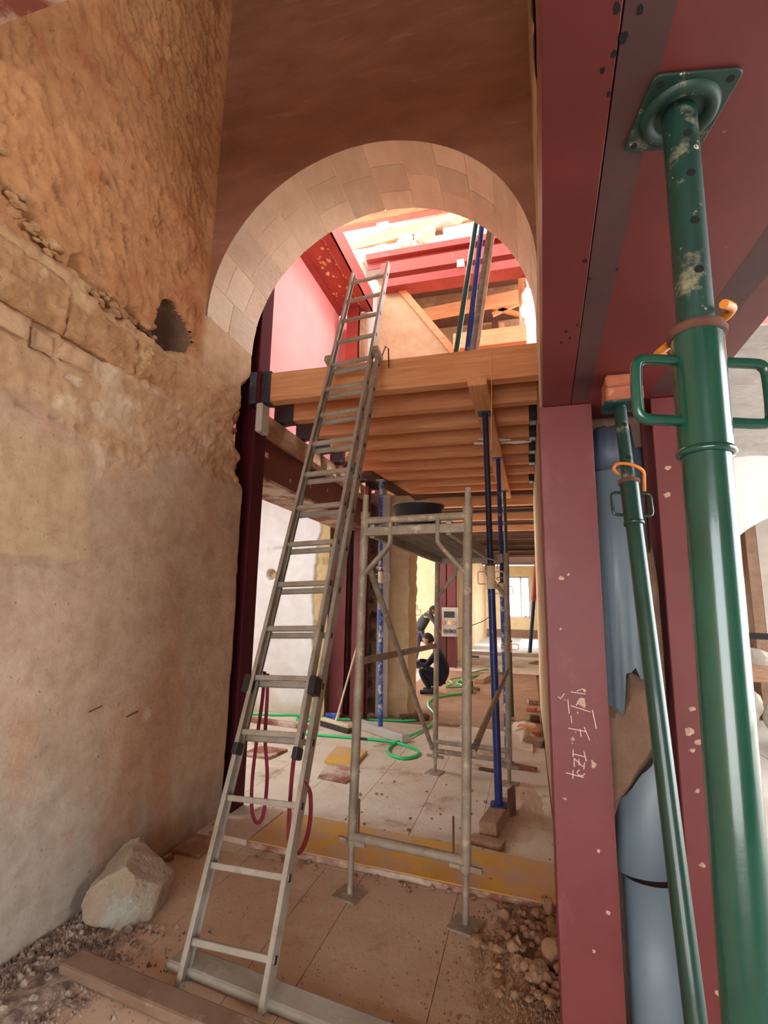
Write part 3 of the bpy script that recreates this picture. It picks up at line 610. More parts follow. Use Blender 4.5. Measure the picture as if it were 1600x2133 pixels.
part(wat, 'brace', B().bar((-0.5, 9.4, 7.35), (0.2, 9.4, 7.05), 0.06, 0.08), 'pine_x'); part(wat, 'brace', B().bar((-0.5, 9.4, 7.2), (0.2, 9.4, 7.45), 0.06, 0.08), 'pine_x')
part(wat, 'side_stud', B().box(0.0, 0.09, 7.36, 7.5, 5.2, 6.6), 'pine_z')
wev = struct('wall_eave', B().box(-4.2, 1.2, 8.0, 8.3, 7.2, 8.46), 'plaster_white')
rf = struct('roof', B().prism([(-4.4, 7.80, 8.46), (-4.4, 7.80, 8.56), (-4.4, 11.5, 9.9), (-4.4, 11.5, 9.8)], (6.0, 0, 0)), 'terracotta')
for k in range(20):
    x = -4.2 + 0.29 * k; b = B(); m = 9; vs = []
    for (y, z) in ((7.56, 8.48), (8.9, 8.98)):
        for r in (0.105, 0.088): vs += [(x + r * math.cos(math.pi * (1 + i / (m - 1))), y, z + 0.10 + r * math.sin(math.pi * (1 + i / (m - 1)))) for i in range(m)]
    fs = [(i, i + 1, 2 * m + i + 1, 2 * m + i) for i in range(m - 1)] + [(m + i, 3 * m + i, 3 * m + i + 1, m + i + 1) for i in range(m - 1)] + [(i, m + i, m + i + 1, i + 1) for i in range(m - 1)]
    fs += [(0, 2 * m, 3 * m, m), (m - 1, 2 * m - 1, 4 * m - 1, 3 * m - 1)]
    b.add(vs, fs, True); part(rf, 'roof_tile', b, 'tile_cream')
part(rf, 'eave_board', B().box(-4.3, 1.4, 7.77, 7.80, 8.40, 8.54), 'terracotta')

# ================================================================== STEEL FRAME
lx = lambda y: 0.026 + 0.026 * y
sx_ = lambda y: 0.127 + 0.028 * y
t = thing('steel_beam', 'wide dark red steel lintel overhead with welded seam, carried by the big green prop', 'beam', (0.3, 1.0, 2.37))
part(t, 'narrow_flange', B().prism([(lx(-3), -3, 2.37), (sx_(-3) - .001, -3, 2.37), (sx_(2.19) - .001, 2.19, 2.37), (lx(2.19), 2.19, 2.37)], (0, 0, 0.30)), 'red_steel', 0.002)
part(t, 'wide_flange', B().prism([(sx_(-3) + .001, -3, 2.3705), (0.64, -3, 2.3705), (0.64, 2.19, 2.3705), (sx_(2.19) + .001, 2.19, 2.3705)], (0, 0, 0.30)), 'red_steel', 0.002)
bm_ = B()
bm_.prism([(sx_(-3) + .0012, -3, 2.3702), (sx_(-3) + .075, -3, 2.3702), (sx_(1.97) + .06, 1.97, 2.3702), (sx_(1.97) + .0012, 1.97, 2.3702)], (0, 0, 0.0006))
bm_.prism([(0.50, 1.0, 2.3702), (0.58, 1.0, 2.3702), (0.52, 1.97, 2.3702), (0.45, 1.97, 2.3702)], (0, 0, 0.0006))
part(t, 'weld_burn_strip', bm_, 'weld_burn', label='unpainted brown strip beside the weld')
random.seed(11)
for (x, y, s) in ((.135, .60, .012), (.150, .64, .014), (.128, .68, .009), (.142, .72, .008), (.148, 1.12, .012), (.165, 1.19, .008), (.222, 1.17, .009), (.128, 1.43, .012), (.140, 1.47, .010), (.118, 1.49, .010), (.155, 1.40, .008), (.14, .66, .010), (.165, .61, .010)):
    k = 12; pts = [(x + 0.42 * s * math.cos(6.283 * i / k) * random.uniform(.8, 1.1), y + 0.65 * s * math.sin(6.283 * i / k) * random.uniform(.7, 1.2), 2.3694) for i in range(k)]
    part(t, 'burn_hole', B().prism(pts, (0, 0, 0.0012)), 'burn_and_hole_black')
def hcolumn(name, label, x0, x1, y0, y1, z0, z1, mat='red_steel_dusty', tf=0.014, tw=0.01, along='y'):
    t = thing(name, label, 'column', ((x0 + x1) / 2, (y0 + y1) / 2, z0))
    if along == 'y':
        part(t, 'flange', B().box(x0, x1, y0, y0 + tf, z0, z1), mat, 0.002); part(t, 'flange', B().box(x0, x1, y1 - tf, y1, z0, z1), mat, 0.002)
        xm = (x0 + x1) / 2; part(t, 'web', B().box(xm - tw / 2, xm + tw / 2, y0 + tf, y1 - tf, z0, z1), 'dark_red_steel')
    else:
        part(t, 'flange', B().box(x0, x0 + tf, y0, y1, z0, z1), mat, 0.002); part(t, 'flange', B().box(x1 - tf, x1, y0, y1, z0, z1), mat, 0.002)
        ym = (y0 + y1) / 2; part(t, 'web', B().box(x0 + tf, x1 - tf, ym - tw / 2, ym + tw / 2, z0, z1), mat)
    return t
ca = hcolumn('steel_column', 'red steel column with chalk writing at the right jamb of the arch', 0.064, 0.256, 2.0, 2.2, 0, 2.369)
# chalk strokes, drawn in px of a 1020x2133 tracing that spans x .10..  on the flange face
def ck(u, v):   # tracing coordinates -> point on the flange
    px, py = 1150 + u * 110 / 1020, 1410 + v * 230 / 2133
    return (0.0655 + (px - (1148 + (py - 1500) * 0.031)) * 0.00158, 1.9994, 1.2015 - (py - 1500) * 0.00152 + (py - 1500) ** 2 * 2.2e-7)
strokes = [[(370, 225), (650, 250)], [(490, 200), (600, 150), (660, 180)], [(120, 330), (165, 380), (245, 265)], [(245, 400), (270, 395)], [(310, 380), (335, 670)],
  [(370, 505), (750, 605)], [(470, 490), (560, 350), (640, 350)], [(500, 615), (500, 655)], [(365, 705), (385, 860)], [(310, 965), (650, 1005)], [(540, 965), (560, 1120)], [(620, 920), (720, 1175)],
  [(450, 1030), (460, 1050)], [(400, 1390), (400, 1535)], [(400, 1480), (630, 1515)], [(605, 1410), (650, 1605)], [(420, 1570), (420, 1740)], [(420, 1570), (590, 1720)], [(510, 1570), (510, 1700)], [(615, 1630), (600, 1770)],
  [(520, 1790), (470, 1840), (500, 1900), (580, 1900), (620, 1850)], [(260, 1875), (600, 1935)], [(395, 1810), (390, 1980)], [(780, 560), (850, 930)]]
fa = ca.children[0]
for s_ in strokes:
    part(fa, 'chalk_stroke', B().path([ck(*p) for p in s_], 0.0016, 6, flat=((0, 1, 0), 0.0016)), 'chalk')
for (u, v, s) in ((560, 420, 90), (610, 480, 50), (790, 1680, 60), (760, 1590, 30), (400, 1180, 35), (390, 1265, 20), (640, 180, 30)):
    c = ck(u, v); part(ca, 'mortar_splat', B().rock((c[0], 2.0, c[2]), (s * 1.7e-4, 0.0025, s * 1.7e-4), int(u), 2, 5, 0.2), 'mortar_splat')
random.seed(5)
for (x, z, s) in ((.12, 1.70, .010), (.145, 1.715, .007), (.10, .95, .006), (.20, .8, .006), (.22, .62, .008), (.17, .5, .006), (.11, 1.52, .005)):
    part(ca, 'mortar_splat', B().rock((x, 2.0, z), (s, 0.002, s), int(x * 1e4), 2, 5, 0.2), 'mortar_splat')
cbm = hcolumn('steel_column', 'splattered red steel column behind the big green prop, beside the blue pipe', 0.462, 0.64, 2.0, 2.2, 0, 2.369)
for (x, z, s) in ((.50, 2.10, .012), (.49, 2.00, .014), (.515, 1.27, .012), (.50, 1.20, .016), (.525, 1.17, .014), (.505, 1.14, .010), (.51, 1.02, .009), (.505, .80, .010), (.52, .45, .010)):
    part(cbm, 'mortar_splat', B().rock((x, 2.0, z), (s, 0.003, s * 0.8), int(z * 1e4), 2, 5, 0.2), 'mortar_splat')
hcolumn('steel_column', 'tall dark red steel post at the left jamb just beyond the arch', -2.43, -2.235, 3.78, 3.97, 0, 6.08, 'dark_red_steel', along='x')
hcolumn('steel_column', 'dusty red steel post at the far end of the left lintel, beside the rough stone edge', -2.85, -2.62, 7.30, 7.48, 0, 2.69, 'red_steel_dusty')
hcolumn('steel_column', 'pinkish red steel post behind the broom handle', -2.42, -2.22, 7.02, 7.2, 0, 3.3, 'red_steel_dusty')
hcolumn('steel_column', 'red steel post behind the electrical panel down the corridor', -2.02, -1.80, 13.4, 13.6, 0.0, 3.45, 'red_steel_dusty')
hcolumn('steel_column', 'bright red steel post at the edge of the sunlit cream wall', -2.33, -2.10, 13.7, 13.9, 0.0, 3.45, 'red_steel')
hcolumn('steel_column', 'short red steel post upstairs under the end of the long red beam', -2.56, -2.38, 6.80, 6.95, 3.30, 6.08, 'red_steel_bright')
solo('timber_post', B().box(-2.36, -2.26, 6.84, 6.94, 3.6, 6.0), 'dusty_wood_z', 'grey weathered timber post upstairs beside the short red steel post', 'post', (-2.31, 6.89, 3.6))
t = thing('steel_beam', 'dark red steel lintel running along the left side above the white wall', 'beam', (-2.4, 5.4, 2.70))
part(t, 'bottom_flange', B().box(-2.47, -2.25, 3.98, 7.01, 2.70, 2.716), 'red_steel_dusty'); part(t, 'top_flange', B().box(-2.47, -2.25, 3.98, 7.01, 3.04, 3.056), 'red_steel'); part(t, 'web', B().box(-2.30, -2.285, 3.98, 7.01, 2.716, 3.04), 'red_steel')
part(t, 'soffit_plate', B().box(-2.72, -2.26, 3.98, 7.28, 2.672, 2.70), 'red_board'); part(t, 'rear_web', B().box(-2.72, -2.70, 3.98, 7.28, 2.70, 3.056), 'red_steel')
for k in range(5): part(t, 'mortar_splat', B().rock((-2.285, 4.6 + 0.5 * k, 2.80 + 0.06 * (k % 3)), (0.004, .02, .03), 700 + k, 2), 'mortar_splat')
part(t, 'paper_label', B().box(-2.2852, -2.284, 4.06, 4.12, 2.90, 2.95), 'white_frame')
t = thing('steel_beam', 'long flaking red steel beam upstairs above the pink wall', 'beam', (-2.5, 5.4, 6.08))
part(t, 'soffit_plate', B().box(-2.72, -2.30, 3.76, 6.98, 6.10, 6.115), 'red_steel_bright')
for x0 in (-2.81, -2.33): part(t, 'bottom_flange', B().box(x0, x0 + .13, 3.76, 6.98, 6.08, 6.10), 'red_steel_bright')
part(t, 'web', B().box(-2.215, -2.20, 3.76, 6.98, 6.08, 6.40), 'red_steel_bright'); part(t, 'web', B().box(-2.80, -2.785, 3.76, 6.98, 6.10, 6.40), 'red_steel_bright')
M('flake', (222, 196, 140), (180, 130, 90), sc=30, rough=1, bump=0.3)
random.seed(21)
fb = B()
for k in range(46):
    s = random.uniform(.006, .03); fb.rock((random.uniform(-2.66, -2.36), random.uniform(4.6, 6.9), 6.099), (s, s * 1.6, .002), 800 + k, 1, 4, .2)
for k in range(40): fb.rock((-2.34 + random.uniform(-.015, .015), 4.9 + k * .05, 6.098), (.012, .035, .004), 860 + k, 1, 4, .2)
part(t, 'paint_flakes', fb, 'flake')['kind'] = 'stuff'
t = thing('steel_beam', 'upper red I-beam across the upstairs opening under the white stones', 'beam', (-1.1, 6.95, 6.70))
part(t, 'top_flange', B().box(-2.30, 0.6, 6.86, 7.05, 6.91, 7.01), 'red_steel_bright'); part(t, 'web', B().box(-2.30, 0.6, 6.96, 6.98, 6.80, 6.91), 'red_steel_bright'); part(t, 'bottom_flange', B().box(-2.05, 0.6, 6.86, 7.05, 6.61, 6.80), 'red_steel_bright')
solo('steel_beam', B().box(-2.02, 0.6, 6.82, 7.1, 6.36, 6.49), 'red_steel_bright', 'lower red beam across the upstairs opening, below the dark gap', 'beam', (-0.7, 6.9, 6.36))
solo('spacer_block', B().box(-0.86, -0.76, 6.80, 6.9, 6.49, 6.61), 'white_stone', 'small pale block wedged between the two red upstairs beams', 'block', (-0.8, 6.85, 6.49))
solo('timber_beam', B().bar((-2.9, 7.15, 7.36), (0.55, 7.15, 7.66), 0.2, 0.2), 'pine_x', 'heavy sunlit timber beam below the roof eave', 'beam', (-1.2, 7.15, 7.4))
solo('timber_strut', B().box(-0.98, -0.86, 7.25, 7.37, 7.28, 8.46), 'pine_z', 'short timber strut between the heavy beam and the eave', 'strut', (-0.9, 7.3, 7.28))
solo('timber_sill', B().box(-0.93, 0.09, 6.84, 6.99, 5.22, 5.46), 'pine_x', 'pale timber sill with nail heads at the bottom of the upstairs opening', 'beam', (-0.4, 6.9, 5.22))
solo('cross_beam', B().box(-2.30, 0.5, 1.02, 1.30, 4.06, 4.42), 'red_board', 'reddish beam crossing high up at the top left corner', 'beam', (-1.0, 1.16, 4.06))
# blue-grey drain pipe between the two columns
t = thing('drain_pipe', 'broken blue grey plastic pipe standing between the two red columns', 'pipe', (0.36, 2.15, 0))
def half_pipe(cx, cy, r, zb, zt, n=18):
    vs = []; m = n + 1
    for i in range(m):
        a = math.pi * (1.0 + i / n); x = cx + r * math.cos(a); y = cy + r * 0.75 * math.sin(a)
        for rr, k in ((1, 0), (0.96, 1)):
            X, Y = cx + (x - cx) * rr, cy + (y - cy) * rr
            vs += [(X, Y, zb(i / n)), (X, Y, zt(i / n))]
    fs = []
    for i in range(n):
        a, b_ = i * 4, (i + 1) * 4; fs += [(a, b_, b_ + 1, a + 1), (a + 2, a + 3, b_ + 3, b_ + 2), (a + 1, b_ + 1, b_ + 3, a + 3), (a, a + 2, b_ + 2, b_)]
    return B().add(vs, fs, True)
jag = lambda u, s: 0.02 * math.sin(u * 23 + s) + 0.012 * math.sin(u * 57 + s)
part(t, 'collar_piece', half_pipe(0.362, 2.19, 0.098, lambda u: 2.12, lambda u: 2.315 - (0.09 if u > 0.72 else 0) + 0.2 * jag(u, 1)), 'pvc_dark', label='darker upper collar with a torn corner')
part(t, 'pipe_section', half_pipe(0.352, 2.17, 0.096, lambda u: (1.22 if u < 0.42 else 1.36) + jag(u, 2), lambda u: 2.13), 'pvc_blue')
part(t, 'pipe_section', half_pipe(0.365, 2.17, 0.10, lambda u: 0.69, lambda u: 0.84 + 0.36 * u + 0.3 * jag(u, 3)), 'pvc_blue')
part(t, 'pipe_section', half_pipe(0.385, 2.16, 0.092, lambda u: 0.0, lambda u: 0.675), 'pvc_blue')
def mortar_mass():
    nx, nz = 26, 70; x = np.linspace(0.262, 0.462, nx)[:, None] * np.ones((1, nz)); tt = np.ones((nx, 1)) * np.linspace(0, 1, nz)[None]
    zb = 0.85 + 1.6 * (x - 0.27); zt = 1.28 + 0.10 * sstep(0.33, 0.36, x) + 0.45 * sstep(0.40, 0.43, x) + 0.03 * vnoise(x * 60, x * 0, 2); z = zb + tt * (zt - zb)
    edge = np.minimum(tt, 1 - tt) * 6; y = 2.10 + 0.05 * (1 - np.clip(edge, 0, 1)) - 0.012 * fbm(x * 16, z * 12, 5, 4)
    return sheet('mortar_fill', np.stack([x, y, z], -1), None, 'mortar_brown')
mf = mortar_mass(); mf.parent = t; mf.location = (-0.36, -2.15, 0)
# ================================================================== JOISTS
ords = ['first', 'second', 'third', 'fourth', 'fifth', 'sixth', 'seventh', 'eighth', 'ninth', 'tenth', 'eleventh', 'twelfth']
for k in range(9):
    y0 = 3.80 + 0.492 * k; xl = -2.20 + (0.02 if k else 0.03)
    lab = 'new pine joist nearest the arch with the ladder leaning on it' if k == 0 else f'{ords[k]} new pine joist counted back from the arch'
    t = thing('ceiling_joist', lab, 'joist', (-1.0, y0, 3.32), 'new pine joists')
    part(t, 'timber', B().box(xl, 0.13, y0, y0 + 0.11, 3.32, 3.585), 'pine_x', 0.004)
    b = B(); n = 12; vs = []
    for (dx, gy) in ((0.0, 0.010), (-0.10, 0.012), (-0.20, 0.02)):
        ring = [(y0 - gy, 3.32 - gy), (y0 + .055, 3.32 - gy * 1.6), (y0 + .11 + gy, 3.32 - gy), (y0 + .11 + gy, 3.45), (y0 + .11 + gy, 3.585 + gy), (y0 - gy, 3.585 + gy), (y0 - gy, 3.45)]
        vs += [(xl + 0.05 + dx, yy + random.uniform(-.006, .006), zz + random.uniform(-.006, .006)) for yy, zz in ring]
    m = 7; b.add(vs, [(r * m + i, r * m + (i + 1) % m, (r + 1) * m + (i + 1) % m, (r + 1) * m + i) for r in range(2) for i in range(m)] + [tuple(range(2 * m, 3 * m))])
    part(t, 'plastic_wrap', b, 'black_film', label='black plastic wrapped round the bearing end')
    if k in (2, 3, 4, 5, 7):
        part(t, 'end_wrap', B().box(0.06, 0.132, y0 - .012, y0 + .122, 3.31, 3.60), 'black_film', 0.006)
solo('bearing_plate', B().box(-2.25, -2.235 + .03, 3.77, 3.93, 3.27, 3.60), 'dark_red_steel', 'black steel end plate at the left end of the nearest joist', 'plate', (-2.23, 3.85, 3.27), bevel=0.003)
solo('bearing_timber', B().box(-2.46, -2.26, 3.975, 7.0, 3.058, 3.29), 'dusty_wood_y', 'pale timber plate lying along the top of the left red lintel', 'timber', (-2.36, 5.4, 3.06), bevel=0.004)
solo('concrete_pad', B().box(-2.232, -2.17, 3.76, 3.90, 3.04, 3.30), 'plaster_grey', 'grey mortar pad at the head of the left steel post', 'block', (-2.2, 3.83, 3.04), bevel=0.01)
dk = struct('ceiling_deck', B().box(-2.0, 0.13, 8.0, 8.16, 3.59, 3.61), 'pine_x')
for k in range(10): part(dk, 'deck_board', B().box(-1.98, 0.13, 3.86 + k * 0.42, 4.275 + k * 0.42, 3.587, 3.609), 'pine_x')
# older dark ceiling beams farther down the corridor
for k in range(22):
    y0 = 8.26 + 0.52 * k + (0.1 if k % 3 else 0); red = k % 3 == 1
    o = solo('ceiling_beam', B().box(-2.3, 0.95 if y0 > 9.2 else 0.13, y0, y0 + (0.14 if red else 0.10), 3.30 if red else 3.34, 3.50), 'pine_x' if (red and k < 8) else 'old_wood_x',
             'paler ceiling beam across the old part of the corridor' if red else 'dark old ceiling beam across the corridor', 'beam', (-1.0, y0, 3.3), 'pale ceiling beams of the old corridor' if red else 'dark ceiling beams of the old corridor')
# header timbers under the joists
solo('header_timber', B().bar((-0.325, 3.72, 3.285), (-0.285, 8.1, 3.285), 0.15, 0.07), 'pine_y', 'orange timber header along the corridor under the joists, above the blue props', 'timber', (-0.3, 5.9, 3.285), bevel=0.006)
solo('header_timber', B().bar((-2.00, 6.25, 3.28), (-1.70, 8.7, 3.28), 0.13, 0.08), 'old_wood_y', 'weathered timber header under the joists at the left, above the worn blue prop', 'timber', (-1.85, 7.4, 3.28), bevel=0.006)

# ================================================================== PROPS
def prop(label, base, top, ro, ri, zs, m_out, m_in, m_slv, group=None, handle=0.075, hdir=(1, 0, 0), n=16, plate=0.075, slv_len=0.16, m_pin='orange_pin', holes=4, m_plate=None, both=True, pin=True, base_plate=True, hw=None):
    base, top = V(base), V(top); d = (top - base).normalized(); L = (top - base).length; P = lambda s: base + d * s
    s1 = (zs - base.z) / d.z; t = thing('steel_prop', label, 'prop', base, group); hd = V(hdir); hd = (hd - d * hd.dot(d)).normalized(); fd = d.cross(hd)
    def pl(c, up):
        b = B(); k = plate; r = 0.018; pts = []
        for (sx, sy, a0) in ((1, 1, 0), (-1, 1, 90), (-1, -1, 180), (1, -1, 270)):
            for a in (0, 30, 60, 90):
                an = math.radians(a0 + a); pts.append(V(c) + V((sx * (k - r) + r * math.cos(an), sy * (k - r) + r * math.sin(an), 0)))
        return b.prism(pts, (0, 0, 0.008 * up))
    if base_plate: part(t, 'base_plate', pl(base, 1), m_plate or m_out)
    part(t, 'top_plate', pl(top, -1), m_plate or m_in)
    part(t, 'outer_tube', B().tube(P(0.006), P(s1), ro, n), m_out)
    part(t, 'inner_tube', B().tube(P(s1 - 0.1), P(L - 0.006), ri, n), m_in)
    sv = part(t, 'threaded_sleeve', B().tube(P(s1 - slv_len), P(s1 - 0.012), ro * 1.14, n).lathe(P(s1 - slv_len), [(ro * 1.12, -.002), (ro * 1.24, 0), (ro * 1.24, .006), (ro * 1.12, .01)], n, d), m_slv)
    part(t, 'collar', B().lathe(P(s1 - 0.014), [(ro * 1.02, 0), (ro * 1.3, 0.001), (ro * 1.32, 0.012), (ro * 1.0, 0.016), (ri, .017)], n, d), 'rust')
    for sg in ((1, -1) if both else (1,)):
        w = hw or handle; a0, a1 = P(s1 - slv_len * 0.30), P(s1 - slv_len * 0.80)
        pts = [a0 + hd * sg * ro * 1.05, a0 + hd * sg * (ro + w - .012), a0 + hd * sg * (ro + w - .003) - d * .004, a0 + hd * sg * (ro + w) - d * .013, a1 + hd * sg * (ro + w) + d * .013, a1 + hd * sg * (ro + w - .003) + d * .004, a1 + hd * sg * (ro + w - .012), a1 + hd * sg * ro * 1.05]
        part(t, 'handle', B().path(pts, ro * 0.17 if ro > .025 else .005, 8), m_slv)
    for k in range(holes):
        c = P(s1 + 0.12 * (k + 0.6))
        if (c - base).length < L - .05:
            for sg in (1, -1): part(t, 'pin_hole', B().tube(c + fd * sg * (ri - 0.004), c + fd * sg * (ri + 0.0008), 0.0075, 12), 'burn_and_hole_black')  # black discs, their colour standing for the shade inside each hole
    if pin:
        c = P(s1 + 0.012)
        pts = [c - hd * (ro * 1.2) + d * .008, c - hd * (ro * 1.9) + d * .02 - fd * .01, c - hd * (ro * 1.5) + d * .035 - fd * ro * .8, c - fd * ro * 1.25 + d * .028, c + hd * ro * 1.5 - fd * ro * .9 + d * .012, c + hd * ro * 1.9 - d * .012, c + hd * ro * 1.75 - d * .05]
        part(t, 'pin', B().path(pts, 0.0055, 8, sub=5), m_pin)
    return t
# the big near prop is detailed by hand
bt, bb = V((0.252, 0.778, 2.3694)), V((0.205, 0.735, 0.0))
t = thing('steel_prop', 'big glossy green adjustable prop in the right foreground with worn upper tube', 'prop', bb)
d = (bt - bb).normalized(); L = (bt - bb).length; P = lambda s: bb + d * s
zs = 1.995; s1 = (zs - bb.z) / d.z; hd = V((0.95, 0.27, 0.0)); hd = (hd - d * hd.dot(d)).normalized(); fd = d.cross(hd)
def plate_mesh(c, hx, hy, th, ex, ey):
    pts = []; r = 0.012; c = V(c); ex, ey = V(ex), V(ey)
    for (sx, sy, a0) in ((1, 1, 0), (-1, 1, 90), (-1, -1, 180), (1, -1, 270)):
        for a in (0, 30, 60, 90): an = math.radians(a0 + a); pts.append(c + ex * (sx * (hx - r) + r * math.cos(an)) + ey * (sy * (hy - r) + r * math.sin(an)))
    return B().prism(pts, (0, 0, -th))
px_, py_ = V((0.985, 0.17, 0)), V((-0.17, 0.985, 0))
tp = part(t, 'top_plate', plate_mesh(bt, 0.063, 0.066, 0.005, px_, py_), 'green_worn', 0.0015)
part(tp, 'embossed_ring', B().lathe(bt + V((0, 0, -0.004)), [(0.034, 0.0), (0.036, -.007), (0.043, -.009), (0.050, -.010), (0.055, -.006), (0.057, 0)], 36), 'green_worn')
for sx, sy in ((1, 1), (-1, 1), (-1, -1), (1, -1)):
    c = bt + px_ * sx * .049 + py_ * sy * .052; part(tp, 'bolt_hole', B().tube(c + V((0, 0, -.0056)), c + V((0, 0, -.003)), 0.0055, 12), 'burn_and_hole_black')  # black disc drawn for the dark of an open bolt hole
part(t, 'inner_tube', B().tube(P(s1 - .1), P(L - .006), 0.0242, 32), 'green_worn')
for k, zz in enumerate((2.235, 2.155, 2.075, 2.305)):
    c = P(zz / d.z); dirv = (V((0.03, -1, -0.25)) + V((-.12, 0, 0)) * (k * .1)); dirv = (V((0.10, -0.99, 0)) - d * V((0.10, -0.99, 0)).dot(d)).normalized()
    part(t, 'pin_hole', B().tube(c + dirv * 0.02, c + dirv * 0.0246, 0.0062, 14), 'burn_and_hole_black')  # hole is a black disc, its inner shade put into the colour
part(t, 'outer_tube', B().tube(P(0.006), P(s1 - .01), 0.0300, 40), 'green_paint')
sl_ = part(t, 'threaded_sleeve', B().tube(P(s1 - .185), P(s1 - .012), 0.0335, 40).lathe(P(s1 - .190), [(0.031, 0), (0.0365, .001), (0.037, .006), (0.0335, .010)], 40, d), 'green_paint')
part(t, 'collar', B().lathe(P(s1 - .014), [(0.033, 0), (0.0375, .001), (0.0385, .008), (0.036, .014), (0.030, .016), (.0245, .0165)], 40, d), 'rust')
for sg in (1, -1):
    a0, a1 = P(s1 - .050), P(s1 - .140); w = 0.066 if sg > 0 else .060; e = 0.030
    pts = [a0 + hd * sg * e, a0 + hd * sg * (e + w - .02), a0 + hd * sg * (e + w - .006) - d * .003, a0 + hd * sg * (e + w) - d * .016, a1 + hd * sg * (e + w) + d * .016, a1 + hd * sg * (e + w - .006) + d * .003, a1 + hd * sg * (e + w - .02), a1 + hd * sg * e]
    part(t, 'handle', B().path(pts, 0.0078, 12, sub=3), 'green_paint')
c = P(s1 + .010)
part(t, 'pin', B().path([c - hd * .05 - fd * .0 - d * .055, c - hd * .045 - d * .045 + fd * .02, c - hd * .036 - d * .03 + fd * .034, c + d * .0 + fd * .042, c + hd * .030 + d * .010 + fd * .034, c + hd * .048 + d * .016 + fd * .01, c + hd * .046 + d * .018 - fd * .012, c + hd * .022 + d * .012 - fd * .030], 0.0065, 10, sub=5), 'orange_pin', label='orange locking pin')
part(t, 'base_plate', plate_mesh(bb + V((0, 0, .006)), .07, .07, .006, (1, 0, 0), (0, 1, 0)), 'green_worn')
# thin green prop and its brick packing
prop('slim green prop leaning between the columns, capped with a brick', (0.345, 1.36, 0), (0.318, 1.79, 2.272), 0.0245, 0.0195, 2.00, 'green_thin', 'green_worn', 'green_thin', handle=0.035, hdir=(0.97, 0.2, 0), plate=0.055, n=20, slv_len=.15)
t = thing('packing_brick', 'pinkish brick packed between the slim green prop and the red lintel', 'brick', (0.33, 1.8, 2.272))
part(t, 'brick', B().box(0.272, 0.386, 1.745, 1.86, 2.273, 2.326), 'brick_red', 0.006); part(t, 'mortar_half', B().box(0.274, 0.384, 1.75, 1.858, 2.328, 2.3695), 'brick_red', 0.006)
# blue props along the corridor
prop('dark blue prop standing on wooden blocks under the orange header', (-0.262, 4.30, 0.105), (-0.312, 4.33, 3.25), 0.030, 0.0245, 1.93, 'blue_paint', 'blue_dark', 'cream_paint', handle=0.075, n=18, plate=0.062, slv_len=.20, m_pin='galvanised')
prop('second blue prop under the orange header, behind the dark blue one', (-0.25, 5.78, 0.0), (-0.283, 5.80, 3.25), 0.030, 0.024, 1.85, 'blue_worn', 'blue_paint', 'cream_paint', handle=0.08, n=14, plate=0.06, m_pin='galvanised')
prop('worn green prop under the far end of the orange header', (-0.27, 7.9, 0.0), (-0.29, 7.55, 3.25), 0.030, 0.024, 1.10, 'green_thin', 'green_worn', 'cream_paint', handle=0.09, n=12, plate=0.06, pin=False)
prop('pale blue worn prop under the weathered header at the left', (-1.81, 6.45, 0.0), (-1.875, 6.50, 3.24), 0.030, 0.024, 2.02, 'blue_worn', 'blue_worn', 'cream_paint', handle=0.09, n=14, plate=0.065, m_pin='cream_paint')
prop('dark navy prop in the doorway beside the rough pier', (-1.77, 8.16, 0.0), (-1.77, 8.16, 3.235), 0.032, 0.03, 1.55, 'blue_dark', 'blue_dark', 'cream_paint', handle=0.08, n=12, plate=0.06, pin=True, m_pin='galvanised')
prop('black prop behind the blue props farther down the corridor', (-0.72, 11.6, 0.0), (-0.75, 11.6, 3.26), 0.035, 0.03, 2.0, 'blue_dark', 'blue_dark', 'cream_paint', handle=0.09, n=10, plate=0.06, pin=False)
prop('slanting dark prop with an orange upper tube near the far window', (0.0, 17.3, 0.14), (0.35, 17.5, 3.3), 0.06, 0.085, 1.9, 'blue_dark', 'extinguisher', 'extinguisher', handle=0.02, n=10, plate=0.07, pin=False, holes=0)
for k in range(3):
    solo('green_pole', B().tube((0.45 + 0.13 * k, 21.0, 0.14), (0.47 + 0.12 * k, 21.2, 1.75), 0.035, 8), 'green_paint', 'green pole standing upright near the far window', 'pole', (0.45 + .13 * k, 21, .14), 'green poles near the far window')
# poles leaning on the deck upstairs
for (lab, p0, p1, r, m) in (('green pole leaning upstairs above the joists', (-0.66, 4.62, 3.61), (-0.345, 4.55, 5.60), 0.026, 'green_thin'), ('blue pole leaning upstairs between the green pole and the grey timber', (-0.54, 4.62, 3.61), (-0.295, 4.55, 5.55), 0.026, 'blue_paint')):
    t = thing('leaning_pole', lab, 'pole', p0); part(t, 'tube', B().tube(p0, p1, r, 14), m); q = V(p0) + (V(p1) - V(p0)) * .02; part(t, 'end_ring', B().tube(p0, q, r * 1.15, 14), m)
t = thing('leaning_timber', 'grey weathered timber leaning upstairs beside the blue pole', 'timber', (-0.48, 4.6, 3.61))
part(t, 'plank', B().bar((-0.50, 4.62, 3.62), (-0.215, 4.55, 5.45), 0.055, 0.035, (0, 1, 0)), 'grey_planks'); part(t, 'plank', B().bar((-0.45, 4.60, 3.62), (-0.175, 4.53, 5.45), 0.03, 0.03, (0, 1, 0)), 'dusty_wood_z')

